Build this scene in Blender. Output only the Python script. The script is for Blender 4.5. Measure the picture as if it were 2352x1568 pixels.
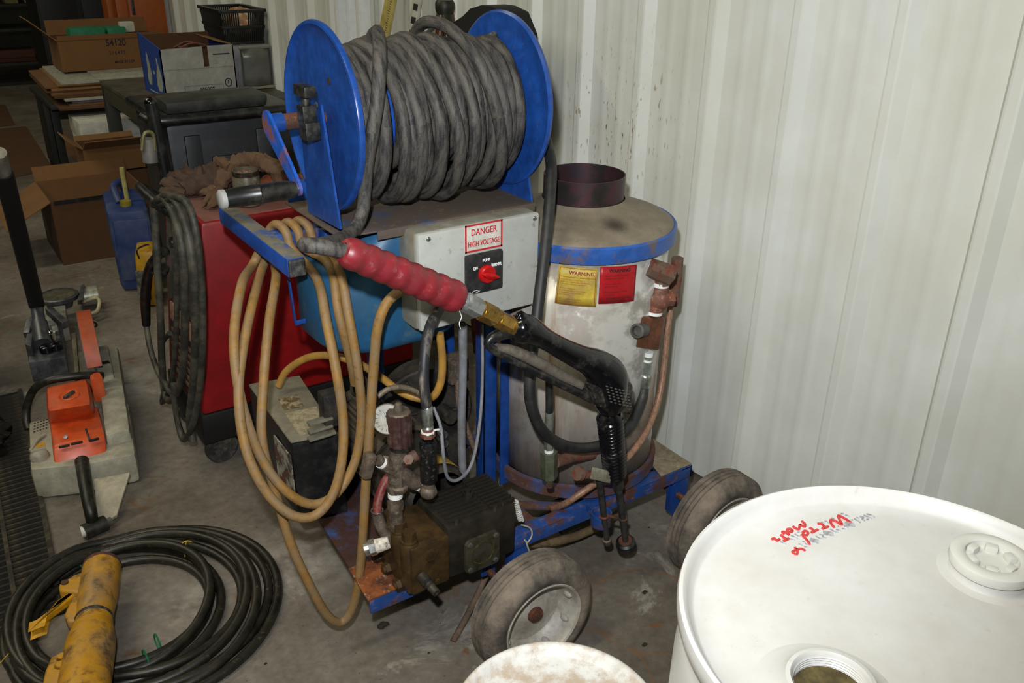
import bpy, bmesh, math, random
from mathutils import Vector, Matrix, Quaternion
random.seed(7)
for o in list(bpy.data.objects): bpy.data.objects.remove(o, do_unlink=True)
SC = bpy.context.scene
COL = SC.collection
PI = math.pi
V = Vector

# ------------------------------------------------------------------ camera
# X points at the metal wall, Y runs along it away from the photographer, Z is up (metres)
IW, IH, FPX = 2352, 1568, 2055.0
PITCH, ROLL, YAW = math.radians(25.0), math.radians(.88), math.radians(34.56)
EYE = V((0, 0, 1.65))
FWD = V((math.sin(YAW)*math.cos(PITCH), math.cos(YAW)*math.cos(PITCH), -math.sin(PITCH)))
_r0 = V((math.cos(YAW), -math.sin(YAW), 0)); _u0 = _r0.cross(FWD)
RGT = _r0*math.cos(ROLL) + _u0*math.sin(ROLL)
UPV = RGT.cross(FWD)
cd = bpy.data.cameras.new('camera'); cam = bpy.data.objects.new('camera', cd); COL.objects.link(cam)
cd.sensor_fit = 'HORIZONTAL'; cd.sensor_width = 36.0; cd.lens = FPX/IW*36.0
cd.clip_start = .05; cd.clip_end = 60
_m = Matrix((RGT, UPV, -FWD)).transposed().to_4x4(); _m.translation = EYE
cam.matrix_world = _m
SC.camera = cam

# ------------------------------------------------------------------ light
w = bpy.data.worlds.new('world'); SC.world = w; w.use_nodes = True
w.node_tree.nodes['Background'].inputs[0].default_value = (.60, .58, .46, 1)
w.node_tree.nodes['Background'].inputs[1].default_value = .05
def lamp(name, kind, loc, energy, color, size=.1, target=None, sy=None):
    d = bpy.data.lights.new(name, kind); d.energy = energy; d.color = color
    if kind == 'AREA':
        d.size = size
        if sy: d.shape = 'RECTANGLE'; d.size_y = sy
    elif kind in ('POINT', 'SPOT'): d.shadow_soft_size = size
    o = bpy.data.objects.new(name, d); COL.objects.link(o); o.location = loc
    if target is not None:
        o.rotation_euler = (V(target)-V(loc)).to_track_quat('-Z', 'Y').to_euler()
    return o
# the flash of the camera, just above and left of the lens
FL = EYE + UPV*.16 - RGT*.05
fl = lamp('camera_flash', 'SPOT', FL, 178, (.94, .97, 1.0), .022, FL+FWD-RGT*.02+UPV*.14)
fl.data.spot_size = math.radians(108); fl.data.spot_blend = .95
# dim shop tubes under the roof
for i, (x, y) in enumerate([(-1.2, 1.0), (-1.2, 4.6), (-1.2, 8.6)]):
    lamp('shop_tube', 'AREA', (x, y, 3.7), (60, 48, 30)[i], (1.0, .935, .70), .35, (x+.2, y, 0), 2.4)
SC.view_settings.view_transform = 'Standard'
SC.view_settings.look = 'None'
SC.view_settings.gamma = 1
SC.view_settings.exposure = 0
SC.view_settings.use_curve_mapping = False

# ------------------------------------------------------------------ pixel -> place (the plane comes from what the thing stands on)
def ray(x, y): return FWD + RGT*((x-IW/2)/FPX) - UPV*((y-IH/2)/FPX)
def pX(x, y, X): d = ray(x, y); return EYE + d*(X/d.x)
def pY(x, y, Y): d = ray(x, y); return EYE + d*(Y/d.y)
def pZ(x, y, Z): d = ray(x, y); return EYE + d*((Z-EYE.z)/d.z)

# ------------------------------------------------------------------ materials
def lin(c):
    if isinstance(c, str):
        c = [int(c[i:i+2], 16)/255 for i in (0, 2, 4)]
    return tuple(v/12.92 if v <= .04045 else ((v+.055)/1.055)**2.4 for v in c[:3]) + (1,)
MATS = {}
def mat(name, base, rough=.5, metal=0, dirt=None, amt=.5, scale=12, edge=.12, fine=None, bump=0, bscale=60,
        stretch=None, spec=.5, coat=0, trans=0, fleck=None, fleck_amt=.3, fleck_scale=90, dirt_rough=None):
    """principled paint with a dirt / wear layer; all noise in object space"""
    if name in MATS: return MATS[name]
    m = bpy.data.materials.new(name); m.use_nodes = True; MATS[name] = m
    nt = m.node_tree; N = nt.nodes; L = nt.links
    b = N['Principled BSDF']
    b.inputs['Roughness'].default_value = rough; b.inputs['Metallic'].default_value = metal
    b.inputs['Specular IOR Level'].default_value = spec
    if coat: b.inputs['Coat Weight'].default_value = coat; b.inputs['Coat Roughness'].default_value = .08
    if trans: b.inputs['Transmission Weight'].default_value = trans
    tc = N.new('ShaderNodeTexCoord'); vec = tc.outputs['Object']
    if stretch:
        mp = N.new('ShaderNodeMapping'); mp.inputs['Scale'].default_value = stretch
        L.new(vec, mp.inputs['Vector']); vec = mp.outputs['Vector']
    def noise(sc, det=4, ro=.6):
        n = N.new('ShaderNodeTexNoise'); n.inputs['Scale'].default_value = sc
        n.inputs['Detail'].default_value = det; n.inputs['Roughness'].default_value = ro
        L.new(vec, n.inputs['Vector']); return n.outputs['Fac']
    def step(sock, a, e):
        r = N.new('ShaderNodeMapRange'); r.inputs['From Min'].default_value = a-e; r.inputs['From Max'].default_value = a+e
        r.interpolation_type = 'SMOOTHSTEP'; L.new(sock, r.inputs['Value']); return r.outputs['Result']
    def mix(f, a, c):
        x = N.new('ShaderNodeMix'); x.data_type = 'RGBA'
        if isinstance(f, float): x.inputs[0].default_value = f
        else: L.new(f, x.inputs[0])
        for s, v in ((6, a), (7, c)):
            if isinstance(v, tuple): x.inputs[s].default_value = v
            else: L.new(v, x.inputs[s])
        return x.outputs[2]
    base = lin(base); col = base
    if fine is None: fine = .12
    if fine:
        dk = tuple(v*(1-fine*2) for v in base[:3])+(1,); lt = tuple(min(1, v*(1+fine)) for v in base[:3])+(1,)
        col = mix(step(noise(scale*2.3, 5), .5, .22), dk, lt)
    if dirt is not None:
        a = 1-amt   # amt 0..1 share covered
        msk = step(noise(scale, 7, .68), .30+.40*a, edge)
        col = mix(msk, col, lin(dirt))
        if dirt_rough is not None:
            rr = N.new('ShaderNodeMapRange'); rr.inputs['To Min'].default_value = rough; rr.inputs['To Max'].default_value = dirt_rough
            L.new(msk, rr.inputs['Value']); L.new(rr.outputs['Result'], b.inputs['Roughness'])
        if metal and dirt_rough is not None:
            rr = N.new('ShaderNodeMapRange'); rr.inputs['To Min'].default_value = metal; rr.inputs['To Max'].default_value = 0
            L.new(msk, rr.inputs['Value']); L.new(rr.outputs['Result'], b.inputs['Metallic'])
    if fleck is not None:
        fm = N.new('ShaderNodeMath'); fm.operation = 'MULTIPLY'; fm.inputs[1].default_value = .65
        L.new(step(noise(fleck_scale, 4, .7), .32+.40*(1-fleck_amt), .10), fm.inputs[0]); col = mix(fm.outputs[0], col, lin(fleck))
    if isinstance(col, tuple): b.inputs['Base Color'].default_value = col
    else: L.new(col, b.inputs['Base Color'])
    if bump:
        bp = N.new('ShaderNodeBump'); bp.inputs['Strength'].default_value = min(1, bump); bp.inputs['Distance'].default_value = .004
        L.new(noise(bscale, 4), bp.inputs['Height']); L.new(bp.outputs['Normal'], b.inputs['Normal'])
    return m

# ------------------------------------------------------------------ mesh builder
WL = {}      # world location of every object that was built
def catmull(pts, n=6, closed=False):
    pts = [V(p) for p in pts]; out = []; k = len(pts)
    if k < 3: return pts
    rng = range(k if closed else k-1)
    for i in rng:
        if closed: p0, p1, p2, p3 = pts[i-1], pts[i], pts[(i+1) % k], pts[(i+2) % k]
        else:
            p1, p2 = pts[i], pts[i+1]
            p0 = pts[i-1] if i else p1*2-p2
            p3 = pts[i+2] if i+2 < k else p2*2-p1
        for j in range(n):
            t = j/n
            out.append(.5*((2*p1)+(p2-p0)*t+(2*p0-5*p1+4*p2-p3)*t*t+(3*p1-p0-3*p2+p3)*t**3))
    if not closed: out.append(pts[-1])
    return out
def frame(d):
    d = V(d).normalized(); a = V((0, 0, 1)) if abs(d.z) < .9 else V((1, 0, 0))
    u = d.cross(a).normalized(); return u, d.cross(u).normalized(), d
class MB:
    def __init__(s): s.v = []; s.f = []
    def add(s, vs, fs):
        o = len(s.v); s.v += [V(p) for p in vs]; s.f += [tuple(i+o for i in f) for f in fs]; return s
    def box(s, lo, hi, b=0, M=None):
        lo = V(lo); hi = V(hi)
        lo, hi = V(map(min, lo, hi)), V(map(max, lo, hi))
        bm = bmesh.new(); bmesh.ops.create_cube(bm, size=1)
        for v in bm.verts: v.co = V(((lo[i]+hi[i])/2+v.co[i]*(hi[i]-lo[i]) for i in range(3)))
        if b: bmesh.ops.bevel(bm, geom=bm.edges[:], offset=b, segments=2, profile=.6, affect='EDGES')
        if M is not None: bmesh.ops.transform(bm, matrix=M, verts=bm.verts[:])
        bm.verts.index_update()
        s.add([v.co.copy() for v in bm.verts], [[v.index for v in f.verts] for f in bm.faces]); bm.free(); return s
    def hexa(s, p, b=0):
        """eight corners: bottom four then top four, same winding"""
        bm = bmesh.new(); vs = [bm.verts.new(q) for q in p]
        for f in ((3, 2, 1, 0), (4, 5, 6, 7), (0, 1, 5, 4), (1, 2, 6, 5), (2, 3, 7, 6), (3, 0, 4, 7)): bm.faces.new([vs[i] for i in f])
        bmesh.ops.recalc_face_normals(bm, faces=bm.faces[:])
        if b: bmesh.ops.bevel(bm, geom=bm.edges[:], offset=b, segments=2, profile=.6, affect='EDGES')
        bm.verts.index_update()
        s.add([v.co.copy() for v in bm.verts], [[v.index for v in f.verts] for f in bm.faces]); bm.free(); return s
    def bar(s, a, b, w, h, bev=.002, up=(0, 0, 1)):
        a = V(a); b = V(b); d = (b-a).normalized(); u = d.cross(V(up)).normalized(); n = u.cross(d).normalized()
        P = []
        for e in (a, b): P.append([e+u*w/2*i+n*h/2*j for i, j in ((-1, -1), (1, -1), (1, 1), (-1, 1))])
        return s.hexa(P[0]+P[1], bev)
    def cyl(s, a, b, r, r2=None, n=20, cap=True, ph=0):
        a = V(a); b = V(b); r2 = r if r2 is None else r2; u, v, d = frame(b-a); vs = []
        for e, q in ((a, r), (b, r2)):
            for i in range(n):
                t = 2*PI*i/n+ph; vs.append(e+u*math.cos(t)*q+v*math.sin(t)*q)
        fs = [(i, (i+1) % n, n+(i+1) % n, n+i) for i in range(n)]
        if cap: fs += [tuple(range(n-1, -1, -1)), tuple(range(n, 2*n))]
        return s.add(vs, fs)
    def hexn(s, a, b, r, ph=0): return s.cyl(a, b, r, n=6, ph=ph)
    def lathe(s, prof, org=(0, 0, 0), axis=(0, 0, 1), n=48, a0=0, a1=2*PI):
        """profile of (radius, height) along axis"""
        org = V(org); u, v, d = frame(axis); full = abs(a1-a0-2*PI) < 1e-6; m = n if full else n+1; k = len(prof)
        vs = []
        for i in range(m):
            t = a0+(a1-a0)*i/n
            for r, h in prof: vs.append(org+d*h+(u*math.cos(t)+v*math.sin(t))*r)
        fs = []
        for i in range(n):
            j = (i+1) % m
            for q in range(k-1): fs.append((i*k+q, j*k+q, j*k+q+1, i*k+q+1))
        if full:
            if prof[0][0] > 1e-6: pass
        return s.add(vs, fs)
    def tube(s, pts, r, n=10, sm=6, closed=False, cap=True):
        """round hose through points; r may be a list, one radius for each point"""
        if sm:
            if isinstance(r, (list, tuple)):
                q = catmull([V((x, 0, 0)) for x in r], sm, closed); r = [max(1e-4, x.x) for x in q]
            pts = catmull(pts, sm, closed)
        pts = [V(p) for p in pts]; k = len(pts)
        if not isinstance(r, (list, tuple)): r = [r]*k
        T = []
        for i in range(k):
            a = pts[i-1] if (i or closed) else pts[i]; b = pts[(i+1) % k] if (i+1 < k or closed) else pts[i]
            d = b-a; T.append(d.normalized() if d.length > 1e-9 else (T[-1] if T else V((0, 0, 1))))
        u = frame(T[0])[0]; vs = []
        for i in range(k):
            u = (u-T[i]*u.dot(T[i])); u = u.normalized() if u.length > 1e-6 else frame(T[i])[0]
            v = T[i].cross(u)
            for j in range(n):
                t = 2*PI*j/n; vs.append(pts[i]+(u*math.cos(t)+v*math.sin(t))*r[i])
        fs = []
        for i in range(k if closed else k-1):
            a = i*n; b = ((i+1) % k)*n
            for j in range(n): fs.append((a+j, a+(j+1) % n, b+(j+1) % n, b+j))
        if cap and not closed: fs += [tuple(range(n-1, -1, -1)), tuple(range((k-1)*n, k*n))]
        return s.add(vs, fs)
    def prism(s, poly, ext):
        """flat outline (3D points) pushed along a vector"""
        poly = [V(p) for p in poly]; ext = V(ext); n = len(poly)
        vs = poly+[p+ext for p in poly]
        return s.add(vs, [tuple(range(n-1, -1, -1)), tuple(range(n, 2*n))]+[(i, (i+1) % n, n+(i+1) % n, n+i) for i in range(n)])
    def ball(s, c, r, n=16, m=10, sc=(1, 1, 1)):
        c = V(c); vs = [c+V((0, 0, r*sc[2]))]; fs = []
        for i in range(1, m):
            a = PI*i/m
            for j in range(n):
                t = 2*PI*j/n; vs.append(c+V((r*sc[0]*math.sin(a)*math.cos(t), r*sc[1]*math.sin(a)*math.sin(t), r*sc[2]*math.cos(a))))
        vs.append(c-V((0, 0, r*sc[2])))
        for j in range(n): fs.append((0, 1+j, 1+(j+1) % n))
        for i in range(m-2):
            for j in range(n):
                a = 1+i*n; b = a+n; fs.append((a+j, b+j, b+(j+1) % n, a+(j+1) % n))
        e = len(vs)-1; a = 1+(m-2)*n
        for j in range(n): fs.append((e, a+(j+1) % n, a+j))
        return s.add(vs, fs)
    def grid(s, fn, nu, nv, closeu=False):
        vs = [fn(i/(nu if closeu else nu-1), j/(nv-1)) for i in range(nu) for j in range(nv)]; fs = []
        for i in range(nu if closeu else nu-1):
            for j in range(nv-1):
                a = i*nv+j; b = ((i+1) % nu)*nv+j; fs.append((a, b, b+1, a+1))
        return s.add(vs, fs)
    def mesh(s, name, org=V((0, 0, 0)), ang=40):
        me = bpy.data.meshes.new(name); me.from_pydata([p-org for p in s.v], [], s.f)
        bm = bmesh.new(); bm.from_mesh(me); bmesh.ops.recalc_face_normals(bm, faces=bm.faces[:]); bm.to_mesh(me); bm.free()
        if ang:
            me.polygons.foreach_set('use_smooth', [True]*len(me.polygons)); me.set_sharp_from_angle(angle=math.radians(ang))
        me.update(); return me
    def build(s, name, m, parent=None, base=False, ang=40, solid=0):
        xs = [p.x for p in s.v]; ys = [p.y for p in s.v]; zs = [p.z for p in s.v]
        org = V(((min(xs)+max(xs))/2, (min(ys)+max(ys))/2, min(zs) if base else (min(zs)+max(zs))/2))
        me = s.mesh(name, org, ang); o = bpy.data.objects.new(name, me); COL.objects.link(o)
        if isinstance(m, str): m = MATS[m]
        me.materials.append(m); WL[o.name] = org
        if parent is not None: o.parent = parent; o.location = org-WL[parent.name]
        else: o.location = org
        if solid:
            md = o.modifiers.new('thickness', 'SOLIDIFY'); md.thickness = solid; md.offset = 0
        return o
def root(name, loc, label, cat, group=None):
    o = bpy.data.objects.new(name, None); COL.objects.link(o); o.location = V(loc); WL[o.name] = V(loc)
    o.empty_display_size = .1; return tag(o, label, cat, group)
def tag(o, label=None, cat=None, group=None, kind=None):
    if label: o['label'] = label
    if cat: o['category'] = cat
    if group: o['group'] = group
    if kind: o['kind'] = kind
    return o
def text(s, size, org, ux, uy, m, parent, name='lettering', sx=1.0, bold=0, align='CENTER', depth=.0004):
    """flat lettering standing a hair proud of a surface; ux reading direction, uy up"""
    c = bpy.data.curves.new(name, 'FONT'); c.body = s; c.size = size; c.align_x = align; c.align_y = 'CENTER'
    c.extrude = depth; c.offset = bold; c.space_line = .95
    t = bpy.data.objects.new(name, c); COL.objects.link(t)
    dg = bpy.context.evaluated_depsgraph_get(); me = bpy.data.meshes.new_from_object(t.evaluated_get(dg))
    bpy.data.objects.remove(t); bpy.data.curves.remove(c)
    ux = V(ux).normalized(); uy = (V(uy)-ux*V(uy).dot(ux)).normalized(); uz = ux.cross(uy)
    R = Matrix((ux, uy, uz)).transposed().to_4x4()
    me.transform(R @ Matrix.Diagonal((sx, 1, 1, 1)))
    o = bpy.data.objects.new(name, me); COL.objects.link(o); me.materials.clear(); me.materials.append(m)
    org = V(org)+uz*depth; WL[o.name] = org
    if parent is not None: o.parent = parent; o.location = org-WL[parent.name]
    else: o.location = org
    return o
def copy_tree(o, loc=None, parent=None, rot=None):
    c = o.copy(); COL.objects.link(c); c.parent = parent
    if loc is not None: c.location = V(loc)
    if rot is not None: c.rotation_euler = rot
    WL[c.name] = V(c.location)
    for ch in [x for x in COL.objects if x.parent == o]: copy_tree(ch, None, c)
    return c
# ================================================================== shared materials
BLUE = mat('blue_paint', '1c4792', .30, dirt='183a78', amt=.35, scale=14, fleck='5b4a3a', fleck_amt=.10, fleck_scale=70, spec=.5)
BLUE_DUSTY = mat('blue_paint_dusty', '1d4da0', .5, dirt='6a6152', amt=.62, scale=9, edge=.2, fleck='57453a', fleck_amt=.12, dirt_rough=.95)
BLUE_MORE_RUST = mat('blue_paint_mostly_rust', '2a4a80', .6, dirt='4f3122', amt=.62, scale=14, edge=.12, fleck='7a5a44', fleck_amt=.2, fleck_scale=40, dirt_rough=.95, bump=.4)
BLUE_RUST = mat('blue_paint_rusty', '224889', .5, dirt='54301f', amt=.34, scale=16, edge=.06, fleck='8a6a52', fleck_amt=.2, fleck_scale=40, dirt_rough=.95, bump=.3)
RUST = mat('rusty_steel', '6b3a25', .9, dirt='3b2a22', amt=.5, scale=25, fleck='9a5a35', fleck_amt=.25, bump=.5, bscale=120)
RUST_PIPE = mat('rusty_fitting', '6e5a4c', .7, .2, dirt='7a3d28', amt=.45, scale=40, edge=.1, fleck='3c3230', fleck_amt=.3)
DIRTY_FIT = mat('dirty_pipe_fitting', '77695a', .6, .4, dirt='4a4038', amt=.5, scale=50, edge=.15, fleck='9d907e', fleck_amt=.25)
ZINC = mat('zinc_plated_steel', 'b9bbb6', .3, .85, dirt='77766e', amt=.4, scale=40)
CHROME = mat('bright_chrome', 'd8dadb', .12, 1, fine=.03)
BRASS = mat('brass', 'c8a055', .28, .9, dirt='8a6a35', amt=.35, scale=60)
BRONZE = mat('bronze_casting', '5a4426', .5, .45, dirt='33271a', amt=.45, scale=22, edge=.18, bump=.15, bscale=90)
BLACKP = mat('black_plastic', '121314', .35, dirt='3a3833', amt=.25, scale=20, edge=.15)
BLACKGLOSS = mat('glossy_black_plastic', '0b0c10', .14, dirt='3c3a36', amt=.18, scale=16, edge=.1, dirt_rough=.6, fine=.02)
BLACKMUD = mat('muddy_black_plastic', '141517', .4, dirt='5f574b', amt=.30, scale=60, edge=.2, dirt_rough=.95)
RUBBER = mat('black_rubber_hose', '1a1b1d', .55, dirt='2e2d2b', amt=.4, scale=20)
HOSEGRAY = mat('dusty_grey_hose', '1d1d20', .62, dirt='605b54', amt=.44, scale=85, edge=.2, fleck='1a1a1c', fleck_amt=.22, fleck_scale=30, bump=.3, bscale=260)
TYRE = mat('muddy_tyre_rubber', '383532', .85, dirt='85786a', amt=.55, scale=11, edge=.2, bump=.4, bscale=70)
DARKIRON = mat('dark_painted_iron', '1b1b1a', .55, dirt='38322a', amt=.45, scale=18, bump=.2, fleck='4a443a', fleck_amt=.15)
DARKGREASE = mat('greasy_cast_iron', '24211d', .6, .2, dirt='3b352c', amt=.5, scale=20, bump=.2)
TAPE = mat('white_thread_tape', 'e6e6e2', .6, fine=.05)
CARD = mat('cardboard', '7a5530', .9, dirt='6a4a2a', amt=.4, scale=5, edge=.3, fine=.05)
CARDD = mat('dark_cardboard', '57381f', .9, dirt='4b301b', amt=.4, scale=5, edge=.3, fine=.05)
CARDL = mat('pale_cardboard', '8d683c', .9, dirt='785630', amt=.4, scale=5, edge=.3, fine=.05)
WHITEBOARD = mat('white_board', 'c9c8bd', .7, dirt='aaa797', amt=.3, scale=6)
REDINK = mat('red_ink', 'b8242a', .6, fine=.05)
BLACKINK = mat('black_ink', '17171a', .7, fine=.02)
WHITEINK = mat('white_ink', 'e6e8ea', .6, fine=.02)

# ================================================================== the setting
def concrete():
    m = bpy.data.materials.new('worn_concrete'); m.use_nodes = True; MATS['worn_concrete'] = m
    nt = m.node_tree; N = nt.nodes; L = nt.links; b = N['Principled BSDF']
    tc = N.new('ShaderNodeTexCoord')
    def noise(sc, det, ro, vec=None, dist=0):
        n = N.new('ShaderNodeTexNoise'); n.inputs['Scale'].default_value = sc; n.inputs['Detail'].default_value = det
        n.inputs['Roughness'].default_value = ro; n.inputs['Distortion'].default_value = dist
        L.new(vec or tc.outputs['Object'], n.inputs['Vector']); return n.outputs['Fac']
    def ramp(s, stops):
        r = N.new('ShaderNodeValToRGB'); e = r.color_ramp.elements
        while len(e) < len(stops): e.new(.5)
        for i, (p, c) in enumerate(stops): e[i].position = p; e[i].color = lin(c)
        L.new(s, r.inputs['Fac']); return r.outputs['Color']
    def mix(f, a, c, t='MIX'):
        x = N.new('ShaderNodeMix'); x.data_type = 'RGBA'; x.blend_type = t
        if isinstance(f, float): x.inputs[0].default_value = f
        else: L.new(f, x.inputs[0])
        for s, v in ((6, a), (7, c)):
            if isinstance(v, tuple): x.inputs[s].default_value = v
            else: L.new(v, x.inputs[s])
        return x.outputs[2]
    c = ramp(noise(2.2, 9, .68), [(.30, '5c5247'), (.45, '736a5f'), (.56, '7f776d'), (.70, '928b83')])
    fine = ramp(noise(38, 6, .7), [(.3, '8c8c8c'), (.5, 'c8c8c8'), (.7, 'f4f4f4')])
    c = mix(.55, c, fine, 'MULTIPLY')
    r = N.new('ShaderNodeMapRange'); r.inputs['From Min'].default_value = .60; r.inputs['From Max'].default_value = .72
    L.new(noise(3.1, 8, .72, dist=.6), r.inputs['Value'])
    c = mix(r.outputs['Result'], c, lin('aaa49a'))
    r2 = N.new('ShaderNodeMapRange'); r2.inputs['From Min'].default_value = .62; r2.inputs['From Max'].default_value = .70
    L.new(noise(5.7, 5, .6, dist=1.2), r2.inputs['Value'])
    c = mix(r2.outputs['Result'], c, lin('6b4c33'))
    r3 = N.new('ShaderNodeMapRange'); r3.inputs['From Min'].default_value = .70; r3.inputs['From Max'].default_value = .74
    L.new(noise(70, 3, .6), r3.inputs['Value'])
    c = mix(r3.outputs['Result'], c, lin('3a322a'))
    # rust rings left by drums, and two washed-out patches
    def near(pt, r0, r1):
        ds = N.new('ShaderNodeVectorMath'); ds.operation = 'DISTANCE'; L.new(geo.outputs['Position'], ds.inputs[0]); ds.inputs[1].default_value = pt
        r = N.new('ShaderNodeMapRange'); r.interpolation_type = 'SMOOTHSTEP'; r.inputs['From Min'].default_value = r0; r.inputs['From Max'].default_value = r1; L.new(ds.outputs['Value'], r.inputs['Value']); return r.outputs['Result']
    def mul(a, d):
        x = N.new('ShaderNodeMath'); x.operation = 'MULTIPLY'
        for i, v in enumerate((a, d)):
            if isinstance(v, float): x.inputs[i].default_value = v
            else: L.new(v, x.inputs[i])
        return x.outputs[0]
    geo = N.new('ShaderNodeNewGeometry')
    patchy = N.new('ShaderNodeMapRange'); patchy.inputs['From Min'].default_value = .42; patchy.inputs['From Max'].default_value = .62; L.new(noise(9, 6, .65), patchy.inputs['Value'])
    for pt, rr in ((pZ(1330, 1560, 0), .175), (pZ(1490, 1400, 0), .16)):
        ring = mul(near(pt, rr-.006, rr), near(pt, rr+.008, rr+.001))
        c = mix(mul(mul(ring, patchy.outputs['Result']), .75), c, lin('7a5028'))
    for pt, rr in ((pZ(690, 1290, 0), .22), (pZ(430, 1395, 0), .16), (pZ(300, 880, 0), .25)):
        c = mix(mul(mul(near(pt, rr, .02), patchy.outputs['Result']), .75), c, lin('a49e94'))
    L.new(c, b.inputs['Base Color']); b.inputs['Roughness'].default_value = .62
    bp = N.new('ShaderNodeBump'); bp.inputs['Strength'].default_value = .25; bp.inputs['Distance'].default_value = .004
    L.new(noise(55, 6, .65), bp.inputs['Height']); L.new(bp.outputs['Normal'], b.inputs['Normal'])
    return m
concrete()
DW = 1.92
fl_ = MB().box((-6, -3, -.10), (2.30, 14, 0)).build('floor', 'worn_concrete'); tag(fl_, 'worn brown-grey concrete shop floor with pale scuffs', kind='structure')
def wallmat():
    m = mat('white_wall_steel', 'd8dad6', .38, dirt='cbccc0', amt=.45, scale=2.2, edge=.25, fine=.03, spec=.45)
    return m
wallmat()
def wall_specks():
    m = MATS['white_wall_steel']; nt = m.node_tree; N = nt.nodes; L = nt.links; b = N['Principled BSDF']; src = b.inputs['Base Color'].links[0].from_socket
    geo = N.new('ShaderNodeNewGeometry'); mp = N.new('ShaderNodeMapping'); mp.inputs['Scale'].default_value = (1, 1, .35); L.new(geo.outputs['Position'], mp.inputs['Vector'])
    n = N.new('ShaderNodeTexNoise'); n.inputs['Scale'].default_value = 75; n.inputs['Detail'].default_value = 3; L.new(mp.outputs['Vector'], n.inputs['Vector'])
    r = N.new('ShaderNodeMapRange'); r.inputs['From Min'].default_value = .62; r.inputs['From Max'].default_value = .70; L.new(n.outputs['Fac'], r.inputs['Value'])
    ds = N.new('ShaderNodeVectorMath'); ds.operation = 'DISTANCE'; L.new(geo.outputs['Position'], ds.inputs[0]); ds.inputs[1].default_value = pX(1415, 270, DW)
    q = N.new('ShaderNodeMapRange'); q.interpolation_type = 'SMOOTHSTEP'; q.inputs['From Min'].default_value = .42; q.inputs['From Max'].default_value = .05; L.new(ds.outputs['Value'], q.inputs['Value'])
    mu = N.new('ShaderNodeMath'); mu.operation = 'MULTIPLY'; L.new(r.outputs['Result'], mu.inputs[0]); L.new(q.outputs['Result'], mu.inputs[1])
    x = N.new('ShaderNodeMix'); x.data_type = 'RGBA'; L.new(mu.outputs[0], x.inputs[0]); L.new(src, x.inputs[6]); x.inputs[7].default_value = lin('86714c'); L.new(x.outputs[2], b.inputs['Base Color'])
wall_specks()
wall = MB().box((DW+.03, -3, 0), (DW+.10, 14, 4)).build('wall_right', mat('wall_girt', '9a988c', .7)); tag(wall, 'ribbed white steel wall of the shop', kind='structure')
RY0, RP = 2.348, .2848        # near foot of one rib, rib pitch
def panel_profile(y0):
    """three ribs of the sheet, from y0 upwards in Y: list of (y, protrusion)"""
    P = []
    for k in range(3):
        a = y0+k*RP
        P += [(a, 0), (a+.020, .030), (a+.026, .0315), (a+.046, .0315), (a+.052, .030), (a+.072, 0)]
        for c in (.145, .222):
            P += [(a+c-.024, 0), (a+c-.018, .0002), (a+c-.008, .0022), (a+c-.004, .0024), (a+c+.004, .0024), (a+c+.008, .0022), (a+c+.018, .0002), (a+c+.024, 0)]
    P.append((y0+3*RP, 0)); P += [(y0+3*RP+.019, .0282), (y0+3*RP+.026, .0298)]
    return P
k = 0
yb = RY0-4*RP-3*3*RP
while yb+.05 < 13.4:
    prof = panel_profile(yb); mb = MB(); n = len(prof)
    # two skins so that the sheet has real thickness
    vs = []
    for z in (.02, 3.98):
        vs += [V((DW-p, y, z)) for y, p in prof]
        vs += [V((DW-p+.0012, y, z)) for y, p in prof]
    fs = []
    for i in range(n-1):
        fs += [(i, i+1, 2*n+i+1, 2*n+i), (n+i, 3*n+i, 3*n+i+1, n+i+1), (i, n+i, n+i+1, i+1), (2*n+i, 2*n+i+1, 3*n+i+1, 3*n+i)]
    fs += [(0, 2*n, 3*n, n), (n-1, 2*n-1, 4*n-1, 3*n-1)]
    mb.add(vs, fs); o = mb.build('wall_panel', 'white_wall_steel', wall, ang=13)
    yb += 3*RP
MB().box((-6.1, 13.9, 0), (2.2, 14, 4)).build('wall_far', mat('dark_far_wall', '3a3a30', .8)); tag(bpy.data.objects['wall_far'], 'dim far wall of the shop', kind='structure')
MB().box((-6.1, -3, 0), (-6, 14, 4)).build('wall_left', mat('dim_left_wall', '8a8878', .8)); tag(bpy.data.objects['wall_left'], 'side wall of the shop behind the open floor', kind='structure')
MB().box((-6.1, -3.1, 0), (2.2, -3, 4)).build('wall_back', 'dim_left_wall'); tag(bpy.data.objects['wall_back'], 'wall of the shop behind the photographer', kind='structure')
MB().box((-6.1, -3.1, 4), (2.2, 14, 4.1)).build('ceiling', mat('dim_ceiling', '8f8d80', .8)); tag(bpy.data.objects['ceiling'], 'ceiling of the shop', kind='structure')
# ================================================================== pressure washer
def TP(*pts): return [pY(x, y, Y) for x, y, Y in pts]
PW = root('pressure_washer', (1.15, 1.75, 0), 'hot water pressure washer on a blue wheeled cart with hose reel and steel boiler', 'pressure washer')
TCX, TCY, TR = 1.41, 1.735, .225
def pCyl(x, y, r, cx=TCX, cy=TCY):
    d = ray(x, y); ax, ay = EYE.x-cx, EYE.y-cy
    A = d.x**2+d.y**2; B = 2*(ax*d.x+ay*d.y); C_ = ax*ax+ay*ay-r*r
    t = (-B-math.sqrt(max(0, B*B-4*A*C_)))/(2*A); p = EYE+d*t
    return math.atan2(p.y-cy, p.x-cx), p.z
def cylp(a, z, r): return V((TCX+r*math.cos(a), TCY+r*math.sin(a), z))

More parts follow.
